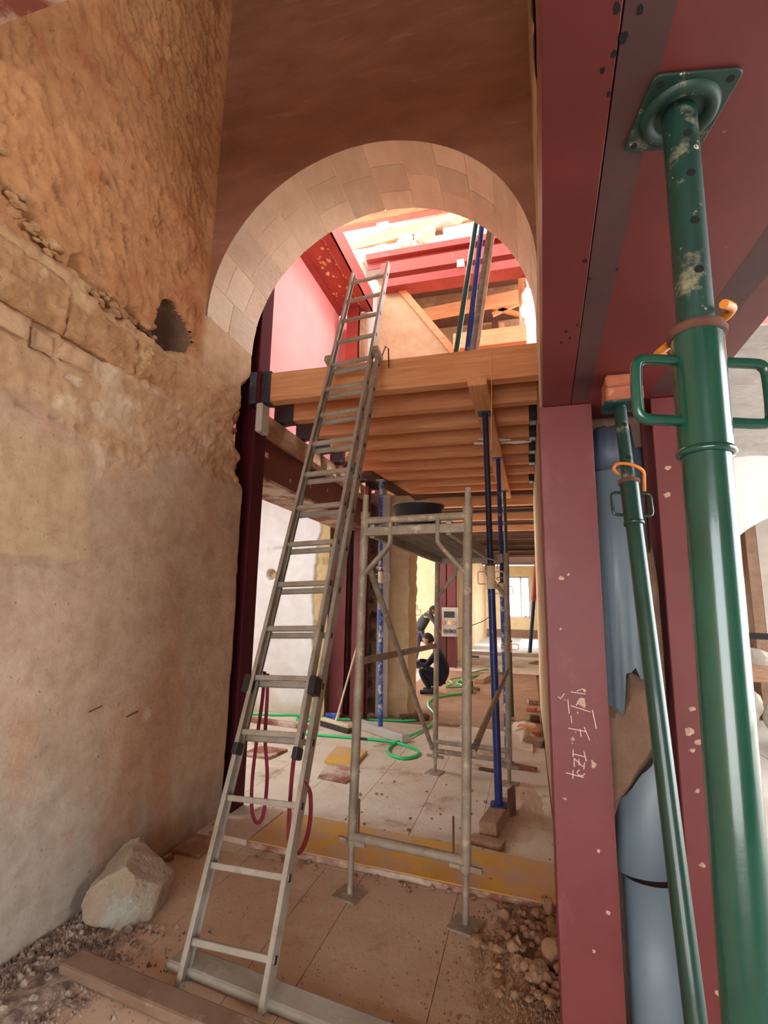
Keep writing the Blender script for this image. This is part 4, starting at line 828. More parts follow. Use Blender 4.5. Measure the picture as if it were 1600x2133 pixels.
# ================================================================== LADDER
u0 = V((0.9964, -0.0849, 0)); n0 = V((0.0849, 0.9964, 0)); lean = math.radians(67.0); v0 = n0 * math.cos(lean) + V((0, 0, 1)) * math.sin(lean)
tl = math.radians(2.43); vv = v0 * math.cos(tl) - u0 * math.sin(tl); uu = u0 * math.cos(tl) + v0 * math.sin(tl); nn = uu.cross(vv); nn = nn if nn.y < 0 else -nn
O = V((-1.255, 2.14, 0.0)); LP = lambda u, v, n_: O + uu * u + vv * v + nn * n_
t = thing('extension_ladder', 'long aluminium extension ladder leaning through the arch onto the nearest joist', 'ladder', O)
def rail(u, v0_, v1_, nc, w, dp, open_dir):
    b = B(); th = 0.004; A, C = LP(u, v0_, nc), LP(u, v1_, nc)
    b.obox((A + C) / 2, vv, uu, nn, (v1_ - v0_) / 2, th / 2, dp / 2)
    for s in (1, -1):
        c = (A + C) / 2 + nn * s * (dp / 2 - th / 2) + uu * open_dir * (w / 2)
        b.obox(c, vv, uu, nn, (v1_ - v0_) / 2, w / 2, th / 2)
    return b
for s in (-1, 1):
    part(t, 'base_rail', rail(s * 0.212, 0.0, 3.84, 0.0, 0.022, 0.062, -s), 'aluminium')
    part(t, 'fly_rail', rail(s * 0.178, 0.93, 5.03, 0.060, 0.020, 0.056, -s), 'aluminium')
for k in range(14):
    v = 0.155 + 0.2755 * k
    r = part(t, 'rung', B().obox(LP(0, v, 0.0), uu, vv, nn, 0.2155, 0.0135, 0.015), 'aluminium', 0.003)
    part(r, 'rung_socket', B().obox(LP(0.214, v, 0.0), uu, vv, nn, 0.0022, 0.015, 0.010), 'black_plastic')
for k in range(15):
    v = 0.99 + 0.2755 * k
    r = part(t, 'rung', B().obox(LP(0, v + .01, 0.060), uu, vv, nn, 0.1815, 0.0135, 0.014), 'aluminium', 0.003)
    part(r, 'rung_socket', B().obox(LP(0.180, v + .01, 0.060), uu, vv, nn, 0.0022, 0.015, 0.009), 'black_plastic')
for s in (-1, 1):
    part(t, 'end_cap', B().obox(LP(s * 0.170, 0.92, 0.060), uu, vv, nn, 0.016, 0.028, 0.032), 'black_plastic', 0.008, 2)
    part(t, 'guide_bracket', B().obox(LP(s * 0.204, 3.82, 0.03), uu, vv, nn, 0.026, 0.028, 0.066), 'galvanised', 0.004)
    part(t, 'guide_sleeve', B().obox(LP(s * 0.196, 1.24, 0.055), uu, vv, nn, 0.020, 0.045, 0.040), 'black_plastic', 0.003)
part(t, 'hook', B().path([LP(0.22, 3.84, -0.02), LP(0.235, 3.98, -0.03), LP(0.25, 3.98, -0.06), LP(0.26, 3.8, -.10)], 0.006, 6), 'black_plastic')
for s in (-1, 1): part(t, 'foot_shoe', B().obox(LP(s * 0.205, 0.010, 0.0), uu, vv, nn, 0.008, 0.012, 0.026), 'aluminium')
# red straps on the ladder
ty = lambda z: 2.14 + z * 0.43
def strap(label, pts):
    o = B().path([V(p) for p in pts], 0.011, 8, sub=5, flat=((1, 0, 0), 0.0025)); return solo('ratchet_strap', o, 'strap_red', label, 'strap', pts[0], bevel=0)
strap('dark red strap looped over the left side of the ladder', [(-1.44, 2.70, 1.21), (-1.455, 2.72, 1.05), (-1.485, 2.74, 0.85), (-1.505, 2.75, 0.62), (-1.495, 2.75, 0.46), (-1.46, 2.75, 0.41), (-1.425, 2.75, 0.46), (-1.415, 2.75, 0.65), (-1.43, 2.73, 0.85), (-1.42, 2.71, 1.05), (-1.42, 2.70, 1.20)])
strap('thin dark red strap hanging from the lower end of the upper ladder section', [(-1.118, 2.455, 0.90), (-1.15, 2.50, 0.78), (-1.165, 2.52, 0.62), (-1.170, 2.53, 0.48), (-1.15, 2.53, 0.41), (-1.11, 2.53, 0.40), (-1.07, 2.52, 0.47), (-1.045, 2.50, 0.58), (-1.040, 2.47, 0.70), (-1.052, 2.42, 0.76)])

# ================================================================== SCAFFOLD
NL, NR, FLg, FRg = V((-1.005, 3.01, 0)), V((-0.355, 2.92, 0)), V((-0.915, 5.23, 0)), V((-0.215, 5.12, 0))
ntop, ftop = [V((-0.968, 3.02, 2.27)), V((-0.318, 2.93, 2.27))], [V((-0.886, 5.23, 2.10)), V((-0.192, 5.12, 2.10))]
t = thing('scaffold_tower', 'dusty galvanised scaffold tower with a work platform under the joists', 'scaffold', (-0.62, 4.05, 0))
R = 0.0265; at = lambda a, b_, z: a + (b_ - a) * (z / b_.z)
legs = [(NL, ntop[0]), (NR, ntop[1]), (FLg, ftop[0]), (FRg, ftop[1])]
for k, (a, b_) in enumerate(legs):
    zt = b_.z; zj = 0.30 if k < 2 else 0.18
    lg = part(t, 'standard', B().tube(at(a, b_, zj - .02), at(a, b_, 2.12 if k < 2 else zt), R, 16), 'galvanised')
    if k < 2: part(t, 'spigot', B().tube(at(a, b_, 2.10), b_, R * 0.72, 12).tube(at(a, b_, 2.12), at(a, b_, 2.16), R * 1.12, 16), 'galvanised')
    jk = part(t, 'screw_jack', B().tube(at(a, b_, 0.01), at(a, b_, zj + .05), 0.0165, 12), 'galvanised')
    c = at(a, b_, zj - .03); part(jk, 'wing_nut', B().tube(c - V((0, 0, .016)), c + V((0, 0, .016)), 0.030, 12).bar(c - V((.085, -.02, 0)), c + V((.085, -.02, 0)), 0.018, 0.026), 'galvanised')
    part(jk, 'foot_plate', B().obox(a + V((0, 0, .006)), (0.97, -.25, 0), (.25, .97, 0), (0, 0, 1), .075, .075, .006), 'galvanised', 0.002)
def xbar(a, b_, z, r=R * 0.85, dz=0): return B().tube(at(*a, z), at(*b_, z + dz), r, 12)
part(t, 'transom', xbar(legs[0], legs[1], 2.105), 'galvanised'); part(t, 'transom', B().bar(at(*legs[0], 2.035), at(*legs[1], 2.035), 0.04, 0.05), 'galvanised')
part(t, 'transom', xbar(legs[2], legs[3], 2.04), 'galvanised')
part(t, 'bottom_ledger', xbar(legs[0], legs[1], 0.30, R * 0.95), 'galvanised'); part(t, 'bottom_ledger', xbar(legs[2], legs[3], 0.20), 'galvanised'); part(t, 'bottom_ledger', B().tube(at(*legs[2], .30) + V((0, -.06, 0)), at(*legs[3], .30) + V((0, -.06, 0)), R * .75, 12), 'galvanised')
for (a, b_) in ((legs[0], legs[1]), (legs[2], legs[3])):
    for f, g in ((0.0, 0.27), (1.0, 0.73)):
        w0 = lambda fr, z: at(*a, z) + (at(*b_, z) - at(*a, z)) * fr
        part(t, 'bracket', B().path([w0(g, 2.10), w0(g, 1.99), w0(g * .92 + f * .08, 1.94), w0(g * .35 + f * .65, 1.83), w0(f * .97 + g * .03, 1.77)], 0.030, 10, sub=4, flat=((0, 1, 0), 0.016)) if a is legs[0] else
             B().path([w0(g, 2.02), w0(g, 1.93), w0(g * .9 + f * .1, 1.88), w0(g * .35 + f * .65, 1.75), w0(f * .97 + g * .03, 1.68)], 0.012, 10, sub=4, flat=((0, 1, 0), 0.022)), 'galvanised')
part(t, 'diagonal_brace', B().tube(at(*legs[0], 1.82) + V((.03, .03, 0)), at(*legs[2], 0.22) + V((-.03, 0, 0)), 0.021, 12), 'galvanised')
part(t, 'side_rail', B().bar(at(*legs[0], 1.25) + V((-.01, .03, 0)), at(*legs[2], 1.19), 0.012, 0.045), 'galvanised')
part(t, 'diagonal_brace', B().tube(at(*legs[1], 0.82) + V((.03, .02, 0)), at(*legs[3], 1.0) + V((0, 0, 0)), 0.019, 12), 'galvanised')
for (a, b_, z) in ((legs[0][0], legs[0][1], .82), (legs[1][0], legs[1][1], 1.32), (legs[1][0], legs[1][1], .86)):
    c = at(a, b_, z); part(t, 'latch_pin', B().bar(c + V((R, 0, 0)), c + V((.065, 0, 0)), .014, .012).bar(c + V((.052, 0, -.04)), c + V((.052, 0, .035)), .006, .016), 'black_plastic')
for (f, z0) in ((0.06, .31), (0.90, .31)):
    c = at(*legs[0], z0) + (at(*legs[1], z0) - at(*legs[0], z0)) * f; part(t, 'pin_rod', B().tube(c, c + V((0, 0, .19)), 0.006, 8), 'rust')
pf = V((0, 0, 2.03))
for f in (0.06, 0.82):
    a = at(*legs[0], 2.045) + (at(*legs[1], 2.045) - at(*legs[0], 2.045)) * f + V((0, .03, 0)); b_ = at(*legs[2], 2.045) + (at(*legs[3], 2.045) - at(*legs[2], 2.045)) * f
    part(t, 'platform_rail', B().bar(a, b_, 0.035, 0.085), 'deck_alu', 0.003)
for k in range(5):
    f0, f1 = 0.09 + 0.141 * k, 0.09 + 0.141 * (k + 1) - .006
    pts = []
    for (la, lb, f) in ((legs[0], legs[1], f0), (legs[0], legs[1], f1), (legs[2], legs[3], f1), (legs[2], legs[3], f0)):
        p = at(*la, 2.06) + (at(*lb, 2.06) - at(*la, 2.06)) * f; p.z = 2.055; p.y += .04 if la is legs[0] else -.02; pts.append(p)
    part(t, 'deck_plank', B().prism(pts, (0, 0, 0.022)), 'grey_planks')
part(t, 'end_rail', B().bar(at(*legs[2], 2.045) + V((.03, -.06, 0)), at(*legs[3], 2.045) + V((-.03, -.06, 0)), 0.035, 0.085), 'deck_alu', 0.003)
t = thing('mortar_tub', 'black rubber mortar tub on the scaffold platform', 'tub', (-0.93, 4.45, 2.078))
part(t, 'bowl', B().lathe((-0.93, 4.45, 2.079), [(0.0, 0), (0.15, 0), (0.17, .02), (0.215, .36), (0.232, .375), (0.232, .39), (0.212, .39), (0.165, .03), (0, .02)], 28), 'black_plastic')
part(t, 'dried_mortar', B().rock((-0.91, 4.43, 2.40), (.17, .17, .09), 9, 3), 'rubble'); part(t, 'rim', B().lathe((-0.93, 4.45, 2.466), [(.214, -.006), (.238, -.006), (.238, .006), (.214, .006), (.214, -.006)], 28), 'galvanised')
t = thing('plastic_blades', 'pale plastic blades fixed under the joists behind the dark blue prop', 'plastic strip', (-0.3, 5.3, 3.28))
part(t, 'blade', B().prism([(-0.50, 5.22, 3.27), (-0.34, 5.25, 3.262), (-0.20, 5.30, 3.27), (-0.32, 5.36, 3.28), (-0.50, 5.30, 3.28)], (0, 0, .012)), 'fan_white'); part(t, 'blade', B().prism([(-0.44, 5.08, 3.26), (-0.25, 5.12, 3.265), (-0.12, 5.22, 3.275), (-0.30, 5.24, 3.275)], (0, 0, .012)), 'fan_white'); part(t, 'blade', B().prism([(-0.22, 5.28, 3.27), (0.0, 5.25, 3.262), (0.08, 5.30, 3.265), (-0.08, 5.37, 3.28)], (0, 0, .012)), 'fan_white')
solo('twine', B().path([(-0.225, 3.79, 3.56), (-0.22, 3.785, 3.3), (-0.235, 3.79, 2.75)], 0.0025, 5), 'twine', 'thin pale string hanging in front of the nearest joist', 'string', (-0.225, 3.79, 3.5))
# ================================================================== FLOOR THINGS
def plank(name, pts, th, mat, label, cat='plank', z=0.0, bevel=0.004):
    c = sum((V((p[0], p[1], 0)) for p in pts), V((0, 0, 0))) / len(pts); c.z = z
    return solo(name, B().prism([(p[0], p[1], z) for p in pts], (0, 0, th)), mat, label, cat, c, bevel=bevel)
yp = thing('yellow_plank', 'long dusty yellow shuttering board lying across the floor behind the ladder', 'plank', (-0.85, 3.5, 0))
part(yp, 'panel', B().prism([(-1.835, 3.34, 0.001), (0.105, 3.17, .001), (0.105, 3.64, .001), (-1.82, 3.86, .001)], (0, 0, .040)), 'yellow_board', 0.004)
part(yp, 'front_edge_band', B().prism([(-1.836, 3.332, 0.002), (0.105, 3.162, .002), (0.105, 3.17, .002), (-1.835, 3.34, .002)], (0, 0, .034)), 'red_board', 0.002)
plank('brown_plank', [(-2.06, 3.37), (-1.848, 3.345), (-1.835, 3.87), (-2.05, 3.90)], .036, 'dust_floor', 'short dusty board between the yellow plank and the left jamb')
plank('brown_plank', [(-2.25, 3.12), (-2.03, 3.10), (-2.07, 3.36), (-2.25, 3.36)], .024, 'dusty_wood_y', 'small dusty board end against the foot of the left wall')
plank('yellow_offcut', [(-2.03, 5.16), (-1.69, 5.05), (-1.72, 5.62), (-2.09, 5.68)], .035, 'yellow_board', 'small square yellow panel lying on the pale floor', 'plank', .001)
plank('red_panel', [(-2.95, 5.10), (-2.60, 5.08), (-2.56, 5.42), (-2.9, 5.44)], .028, 'red_board', 'small dusty red panel seen between the ladder rungs', 'panel', .001)
plank('red_panel', [(-1.92, 4.72), (-1.62, 4.66), (-1.60, 5.02), (-1.98, 5.12)], .012, 'red_board', 'thin reddish sheet in front of the small yellow panel', 'panel', .001)
plank('long_board', [(-3.75, 6.50), (-2.62, 6.34), (-2.62, 6.42), (-3.75, 6.60)], .055, 'red_board', 'long red edged board on the floor below the white wall', z=.001)
plank('white_slab', [(-1.02, 6.52), (0.0, 6.25), (0.02, 6.85), (-0.9, 7.2)], .03, 'pale_floor', 'dusty white sheet lying behind the scaffold', 'sheet', .001)
plank('beige_sheet', [(-1.3, 7.3), (-0.65, 7.18), (-0.62, 7.75), (-1.12, 7.85)], .02, 'dusty_wood_x', 'pale beige sheet on the corridor floor behind the scaffold', 'sheet', .001)
solo('concrete_curb', B().bar((-2.22, 6.72, 0.05), (-1.42, 6.16, 0.05), 0.12, 0.10), 'plaster_grey', 'grey concrete curb under the pale blue prop', 'curb', (-1.8, 6.45, 0), bevel=.008)
# the two timbers that stop the ladder feet
solo('stop_timber', B().bar((-1.99, 2.105, 0.024), (-0.42, 1.895, 0.024), 0.115, 0.048), 'sill_grey', 'brown dusty timber on the floor in front of the ladder feet', 'timber', (-1.2, 2.0, 0), bevel=.012, seg=2)
solo('stop_profile', B().bar((-1.575, 2.275, 0.02), (-0.25, 2.075, 0.02), 0.13, 0.04), 'profile_grey', 'pale grey profile lying behind the ladder feet', 'profile', (-0.9, 2.2, 0), bevel=.016, seg=2)
# blocks under the blue prop
solo('wood_block', B().obox((-0.275, 4.22, 0.053), (0.985, -.17, 0), (.17, .985, 0), (0, 0, 1), 0.062, .27, .050), 'dusty_wood_y', 'timber block directly under the dark blue prop', 'block', (-.27, 4.22, 0), bevel=.005)
solo('wood_block', B().obox((-0.32, 3.86, 0.018), (0.97, -.24, 0), (.24, .97, 0), (0, 0, 1), .115, .055, .018), 'dusty_wood_x', 'flat scrap of timber in front of the dark blue prop', 'block', (-.32, 3.86, 0), bevel=.004)
solo('wood_wedge', B().prism([(-0.20, 4.36, 0), (-0.14, 4.40, 0), (-0.155, 4.50, 0)], (0.0, 0, .20)), 'old_wood_z', 'upright dark wood splinter beside the dark blue prop', 'wedge', (-.17, 4.42, 0))
solo('wood_block', B().bar((-1.02, 11.1, .05), (-0.80, 13.0, .05), 0.20, 0.10), 'dusty_wood_y', 'loose timber baulk on the earth floor beside the green hose', 'timber', (-.9, 12, 0), bevel=.006)
solo('wood_block', B().bar((-1.75, 7.25, .04), (-1.4, 7.45, .04), 0.12, 0.08), 'old_wood_x', 'dark block on the floor at the foot of the rough pier', 'block', (-1.6, 7.35, 0), bevel=.006)
random.seed(31)
bl = [(0.02, 6.60, .11, .10, .07, 'mortar_brown', 'brown broken brick at the foot of the right wall'), (-0.06, 7.35, .12, .06, .05, 'pine_x', 'orange timber offcut by the right wall'), (-0.17, 7.85, .14, .05, .04, 'dusty_wood_x', 'flat offcut beside the worn green prop'), (0.04, 7.85, .06, .06, .09, 'old_wood_x', 'dark small block by the right wall'), (-0.10, 5.62, .13, .045, .03, 'red_board', 'red brown scrap at the far scaffold foot'), (-0.42, 5.45, .10, .03, .02, 'old_wood_x', 'dark scrap of wood under the far scaffold ledger'), (0.05, 7.05, .05, .08, .06, 'brick_red', 'reddish brick by the right wall'), (0.02, 9.2, .08, .1, .08, 'mortar_brown', 'brick lump farther along the right wall'), (0.0, 8.6, .07, .07, .06, 'brick_red', 'small brick piece along the right wall')]
for (x, y, hx, hy, h, m, lab) in bl:
    a = random.uniform(-.3, .3); solo('rubble_block', B().obox((x, y, h / 2 + .002), (math.cos(a), math.sin(a), 0), (-math.sin(a), math.cos(a), 0), (0, 0, 1), hx, hy, h / 2), m, lab, 'block', (x, y, 0), bevel=.006)
# boulder
t = thing('boulder', 'big pale broken stone at the foot of the left wall', 'stone', (-2.075, 2.55, 0))
bm = bmesh.new(); bmesh.ops.create_icosphere(bm, subdivisions=4, radius=1)
planes = [(V((0.2, -0.95, 0.25)).normalized(), .72), (V((0.75, -0.55, 0.15)).normalized(), .80), (V((0.55, 0.1, 0.75)).normalized(), .62), (V((-0.45, -0.35, 0.80)).normalized(), .66), (V((-0.9, -0.2, 0.1)).normalized(), .72), (V((0.1, 0.9, 0.3)).normalized(), .7), (V((0, 0, -1)), .60), (V((0.95, 0.2, -0.15)).normalized(), .88)]
for v in bm.verts:
    p = v.co * 1.12
    for dd, h in planes:
        k = p.dot(dd)
        if k > h: p -= dd * (k - h)
    a = np.array([p.x * 3 + 7]); b2 = np.array([p.y * 3 + p.z * 4]); q = float(fbm(a, b2, 5, 3)[0]); p *= 1 + 0.09 * q
    v.co = p
vs = [V((-2.075 + p.co.x * .215, 2.55 + p.co.y * .205, 0.118 + p.co.z * .195)) for p in bm.verts]
bb_ = B().add(vs, [tuple(v.index for v in f.verts) for f in bm.faces]); bm.free(); part(t, 'rock', bb_, 'boulder')
# loose stones and gravel
random.seed(77)
def loose(n, box, smin, smax, mat, label, group, dens=None, hz_=None):
    for k in range(n):
        x, y = random.uniform(box[0], box[1]), random.uniform(box[2], box[3])
        if dens: x, y = dens(x, y)
        s = random.uniform(smin, smax); h = s * random.uniform(.6, .9)
        solo('loose_stone', B().rock((x, y, h * 0.75 + (hz_(x, y) if hz_ else 0)), (s, s * random.uniform(.7, 1), h), 900 + k + int(box[0] * 50), 1 if s < .03 else 2, 6, .08), mat, label, 'stone', (x, y, 0), group)
for k, (x, y, s, lab) in enumerate(((0.055, 2.74, .072, 'largest angular rubble stone against the red column'), (0.00, 2.60, .052, 'pinkish rubble stone below the largest angular one'), (0.06, 3.13, .045, 'rounded rubble stone at the right end of the yellow plank'), (-0.10, 2.80, .042, 'middle sized lump in the rubble heap by the red column'))):
    solo('rubble_stone', B().rock((x, y, s * .8), (s * .9, s, s * 1.15), 60 + k, 3, 8, .05), 'rubble', lab, 'stone', (x, y, 0))
heap = lambda x, y: (0.10 - abs(random.gauss(0, .16)), 2.45 + abs(random.gauss(.35, .24)))
loose(190, (-.4, .1, 2.4, 3.1), .009, .034, 'rubble', 'small brown lump of rubble in the heap by the red column', 'rubble lumps by the red column', heap, lambda x, y: 0.035 * max(0, 1 - math.hypot((x - .02) / .42, (y - 2.72) / .62)))
loose(34, (-1.75, 0.0, 3.0, 3.2), .008, .022, 'rubble', 'crumb of rubble along the front edge of the yellow plank', 'crumbs along the yellow plank', lambda x, y: (x, 3.26 - 0.088 * (x + 1.0) - abs(random.gauss(0, .06)) - .02))
loose(26, (-2.24, -1.95, 2.9, 3.3), .008, .028, 'rubble', 'small stone along the foot of the left wall', 'stones along the left wall', lambda x, y: (-2.25 + abs(random.gauss(0, .07)), random.uniform(2.75, 3.6)))
loose(110, (-2.25, -1.7, 1.7, 2.4), .008, .026, 'gravel_dark', 'pebble in the dark gravel at the bottom left', 'pebbles at the bottom left', lambda x, y: (-2.25 + abs(random.gauss(0, .20)), random.uniform(1.6, 2.38)))
loose(40, (-1.5, 0.0, 3.7, 5.0), .006, .018, 'rubble', 'pebble on the pale floor beyond the yellow plank', 'pebbles on the pale floor')
def gravel(name, n, fn, s0, s1, mat, label, cat, hz_=None):
    b = B(); rr = random.Random(n)
    for k in range(n):
        x, y = fn(rr); s = rr.uniform(s0, s1)
        p = [(x + s * math.cos(a) * rr.uniform(.6, 1), y + s * math.sin(a) * rr.uniform(.6, 1), 0.0) for a in (0.2, 1.7, 3.3, 4.9)]
        top = (x + rr.uniform(-.3, .3) * s, y + rr.uniform(-.3, .3) * s, s * rr.uniform(.7, 1.3)); z0 = hz_(x, y) if hz_ else 0; b.add([(q[0], q[1], q[2] + z0) for q in p + [top]], [(0, 1, 4), (1, 2, 4), (2, 3, 4), (3, 0, 4)])
    o = link(name, b.mesh(name), mat); return tag(o, label, cat, kind='stuff')
gravel('gravel', 5200, lambda r: (-2.27 + abs(r.gauss(0, .24)), r.uniform(1.3, 2.5)), .005, .015, 'gravel_dark', 'dark gravel and grit along the left wall', 'gravel')
gravel('gravel', 3600, lambda r: (0.11 - abs(r.gauss(0, .20)), 2.15 + abs(r.gauss(.5, .35))), .003, .011, 'rubble', 'brown grit around the rubble heap by the red column', 'gravel', lambda x, y: 0.03 * max(0, 1 - math.hypot((x + .10) / .21, (y - 2.72) / .62)))
gravel('gravel', 3000, lambda r: (r.uniform(-2.2, .1), r.uniform(3.25, 7.0)), .0015, .006, 'pale_floor', 'fine pale grit scattered over the pale floor', 'gravel')
gravel('gravel', 1600, lambda r: (r.uniform(-2.2, .1), r.uniform(1.6, 3.3)), .0015, .005, 'dirt', 'fine crumbs on the near floor sheets', 'gravel')
# dirt mounds
def mound(name, cx, cy, rx, ry, h, mat, label, seed):
    n = 40; a = np.linspace(-1, 1, n); X, Y = np.meshgrid(a, a, indexing='ij'); r = np.hypot(X, Y); z = np.clip(1 - r, 0, 1) ** 1.3 * h * (1 + .8 * fbm(X * 3, Y * 3, 4, seed)) + .012 * np.clip(1 - r, 0, .3) * fbm(X * 12, Y * 12, 3, seed) - .004
    o = sheet(name, np.stack([cx + X * rx, cy + Y * ry, z], -1), None, mat); return tag(o, label, 'dirt', kind='stuff')
mound('dirt_heap', -0.10, 2.72, .21, .62, .035, 'dust_floor', 'low heap of brown rubble dirt against the red column', 3)
mound('dirt_heap', -0.10, 4.6, .22, .8, .03, 'dust_floor', 'brown dirt drift beside the dark blue prop', 4)
mound('dirt_heap', -0.10, 7.0, .22, 1.1, .08, 'pale_floor', 'brown dirt heaped along the right wall', 5)
mound('dirt_heap', -2.0, 1.9, .25, .55, .025, 'gravel_dark', 'dark grit drift in the bottom left corner', 6)
mound('dirt_heap', 0.35, 15.2, .6, .5, .14, 'dirt', 'mound of earth across the far corridor', 7)
# hose
hz = .016
hA = [(-3.4, 5.6), (-2.9, 6.05), (-2.27, 6.12), (-1.73, 6.13), (-1.48, 6.07), (-1.22, 5.86), (-1.19, 5.66), (-1.30, 5.53), (-1.47, 5.63), (-1.54, 5.95), (-1.42, 6.4), (-1.30, 7.03), (-1.36, 7.75), (-1.58, 8.4), (-1.62, 9.0), (-1.4, 9.45), (-1.05, 9.9), (-1.02, 10.4), (-1.45, 10.9), (-1.3, 11.6), (-0.95, 12.6), (-0.4, 13.4), (0.05, 14.6), (-0.1, 15.8), (-0.5, 16.4)]
solo('garden_hose', B().path([(x, y, hz + (.012 if k == 10 else 0)) for k, (x, y) in enumerate(hA)], .0165, 10, sub=8), 'hose_green', 'bright green hose with a loop on the pale floor, running down the corridor', 'hose', (-1.5, 6, 0))
hB = [(-4.3, 6.7), (-3.86, 6.86), (-3.45, 6.95), (-3.2, 7.02), (-2.95, 7.02), (-2.84, 6.85), (-2.98, 6.74), (-3.10, 6.80), (-3.08, 6.95), (-2.8, 7.0), (-2.6, 6.98), (-2.09, 7.13), (-1.62, 7.25), (-1.44, 7.5)]
solo('garden_hose', B().path([(x, y, hz) for x, y in hB], .0165, 10, sub=8), 'hose_green', 'green hose along the foot of the white wall', 'hose', (-3, 7, 0))
hC = [(-1.5, 10.6), (-1.62, 11.2), (-1.2, 11.9), (-0.8, 12.4), (-1.0, 13.2), (-1.35, 12.2), (-1.4, 11.2), (-1.1, 10.5), (-1.55, 10.1)]
solo('garden_hose', B().path([(x, y, hz + .03) for x, y in hC], .0165, 8, sub=8, closed=True), 'hose_dusty', 'dusty green hose coil beside the crouching worker', 'hose', (-1.3, 11.5, 0))
solo('tape_roll', B().tube((-2.74, 6.96, .05), (-2.58, 7.0, .05), .045, 14), 'blue_tape', 'blue and white taped hose joint beside the broom', 'roll', (-2.66, 6.98, 0))
# broom
t = thing('broom', 'push broom with pale handle leaning against the red post', 'broom', (-2.42, 6.5, 0))
part(t, 'handle', B().tube((-2.42, 6.50, .10), (-2.27, 6.98, 1.18), .0125, 10), 'broom_head'); ex = V((.86, -.50, 0)).normalized()
hd_ = part(t, 'head', B().obox((-2.42, 6.50, .085), ex, V((0, 0, 1)).cross(ex), (0, 0, 1), .28, .035, .022), 'broom_head', .008); part(t, 'bristles', B().obox((-2.42, 6.50, .034), ex, V((0, 0, 1)).cross(ex), (0, 0, 1), .275, .038, .032), 'bristle'); part(t, 'socket', B().tube((-2.42, 6.5, .10), (-2.40, 6.56, .20), .02, 10), 'broom_head')
# electrical panel on the far red post
t = thing('electrical_panel', 'grey electrical site panel with sockets on the red corridor post', 'panel', (-1.92, 13.2, .75))
part(t, 'box', B().box(-2.12, -1.74, 13.1, 13.38, 0.80, 1.52), 'panel_grey', .01); part(t, 'window', B().box(-2.06, -1.80, 13.08, 13.1, 1.27, 1.42), 'panel_dark')
for x in (-2.03, -1.91, -1.80): part(t, 'socket', B().tube((x, 13.1, .94), (x, 13.03, .93), .048, 12).tube((x, 13.03, .93), (x, 13.02, .93), .03, 12), 'socket_grey')
for x in (-2.06, -1.80): part(t, 'warning_disc', B().tube((x, 13.1, 1.14), (x, 13.085, 1.14), .045, 14), 'label_red'); part(t, 'disc_face', B().tube((x, 13.085, 1.14), (x, 13.08, 1.14), .03, 14), 'panel_grey')
part(t, 'warning_triangle', B().prism([(-1.99, 13.09, 1.10), (-1.87, 13.09, 1.10), (-1.93, 13.09, 1.22)], (0, .01, 0)), 'label_yellow'); part(t, 'leg', B().box(-2.08, -2.05, 13.2, 13.25, 0, .8).box(-1.80, -1.77, 13.2, 13.25, 0, .8), 'dark_frame')
part(t, 'cable', B().path([(-1.74, 13.2, 1.0), (-1.5, 13.3, 1.05), (-1.1, 13.2, 1.2), (-.78, 11.8, 1.4)], .010, 6, sub=5), 'black_plastic')
solo('power_box', B().box(0.30, 0.52, 19.0, 19.2, .15, .50), 'dark_frame', 'dark site box on the floor near the far window', 'box', (.4, 19.1, .14), bevel=.02)
solo('orange_tag', B().box(.108, .122, 3.86, 3.95, 1.20, 1.29), 'orange_tag', 'small orange tag on the edge of the right wall', 'tag', (.11, 3.9, 1.2))
solo('hook_bolt', B().bar((-1.12, 9.9, .10), (-.90, 9.7, .10), .05, .05).tube((-1.05, 9.85, 0), (-1.05, 9.85, .22), .03, 8), 'rust', 'rusty clamp standing on the earth floor behind the scaffold leg', 'clamp', (-1.05, 9.8, 0))
t = thing('short_ladder', 'thin dark trestle leg behind the left steel post', 'trestle', (-3.3, 5.4, 0))
for p0, p1 in (((-3.30, 5.6, 0), (-3.45, 5.9, 1.5)), ((-3.62, 5.6, 0), (-3.47, 5.9, 1.5))): part(t, 'leg', B().bar(p0, p1, .03, .03), 'galvanised')
for z in (.4, .8): part(t, 'crossbar', B().bar((-3.62 + z * .1, 5.6 + z * .2, z), (-3.30 - z * .1, 5.6 + z * .2, z), .02, .03), 'galvanised')
# right-hand room contents
solo('timber_baulk', B().bar((1.85, 6.68, .95), (3.6, 6.3, .86), .14, .17), 'dusty_wood_x', 'long brown timber laid across the arched opening at the right edge', 'timber', (2.6, 6.5, .7), bevel=.01)
for k, (x, y, z, s) in enumerate(((2.15, 7.25, .38, .36), (2.95, 7.35, .34, .33), (3.75, 7.3, .3, .32), (2.55, 7.95, .35, .33), (2.55, 7.2, .95, .26))):
    solo('rubble_stone', B().rock((x, y, z), (s, s * .8, s * .9), 200 + k, 3, 8, .05), 'plaster_grey', ('largest grey rubble block behind the left end of the timber in the right room', 'grey rubble block in the middle behind the timber in the right room', 'grey rubble block farthest to the right in the right room', 'grey rubble block at the back under the steel rods', 'small grey rubble block on top of the pile in the right room')[k], 'rubble', (x, y, 0), 'grey rubble blocks in the right room')
for k in range(6):
    solo('rebar', B().tube((1.5, 8.1 + .03 * k, 1.24 + .012 * k), (3.9, 7.9 + .03 * k, 1.21 + .012 * k), .010, 6), 'dark_frame', 'thin steel rod in the bundle lying over the grey rubble', 'rod', (2.5, 8, 1.05), 'rebar rods over the grey rubble')
solo('rendered_pier', B().box(3.28, 3.425, 9.1, 9.38, 0, 3.29), 'mortar_brown', 'brown rendered pier between the two bright windows at the right edge', 'pier', (3.35, 9.3, 0)); solo('rendered_pier', B().box(3.45, 3.60, 9.15, 9.38, 0, 3.29), 'plaster_grey', 'grey rendered pier beside the brown one at the right edge', 'pier', (3.52, 9.4, 0))

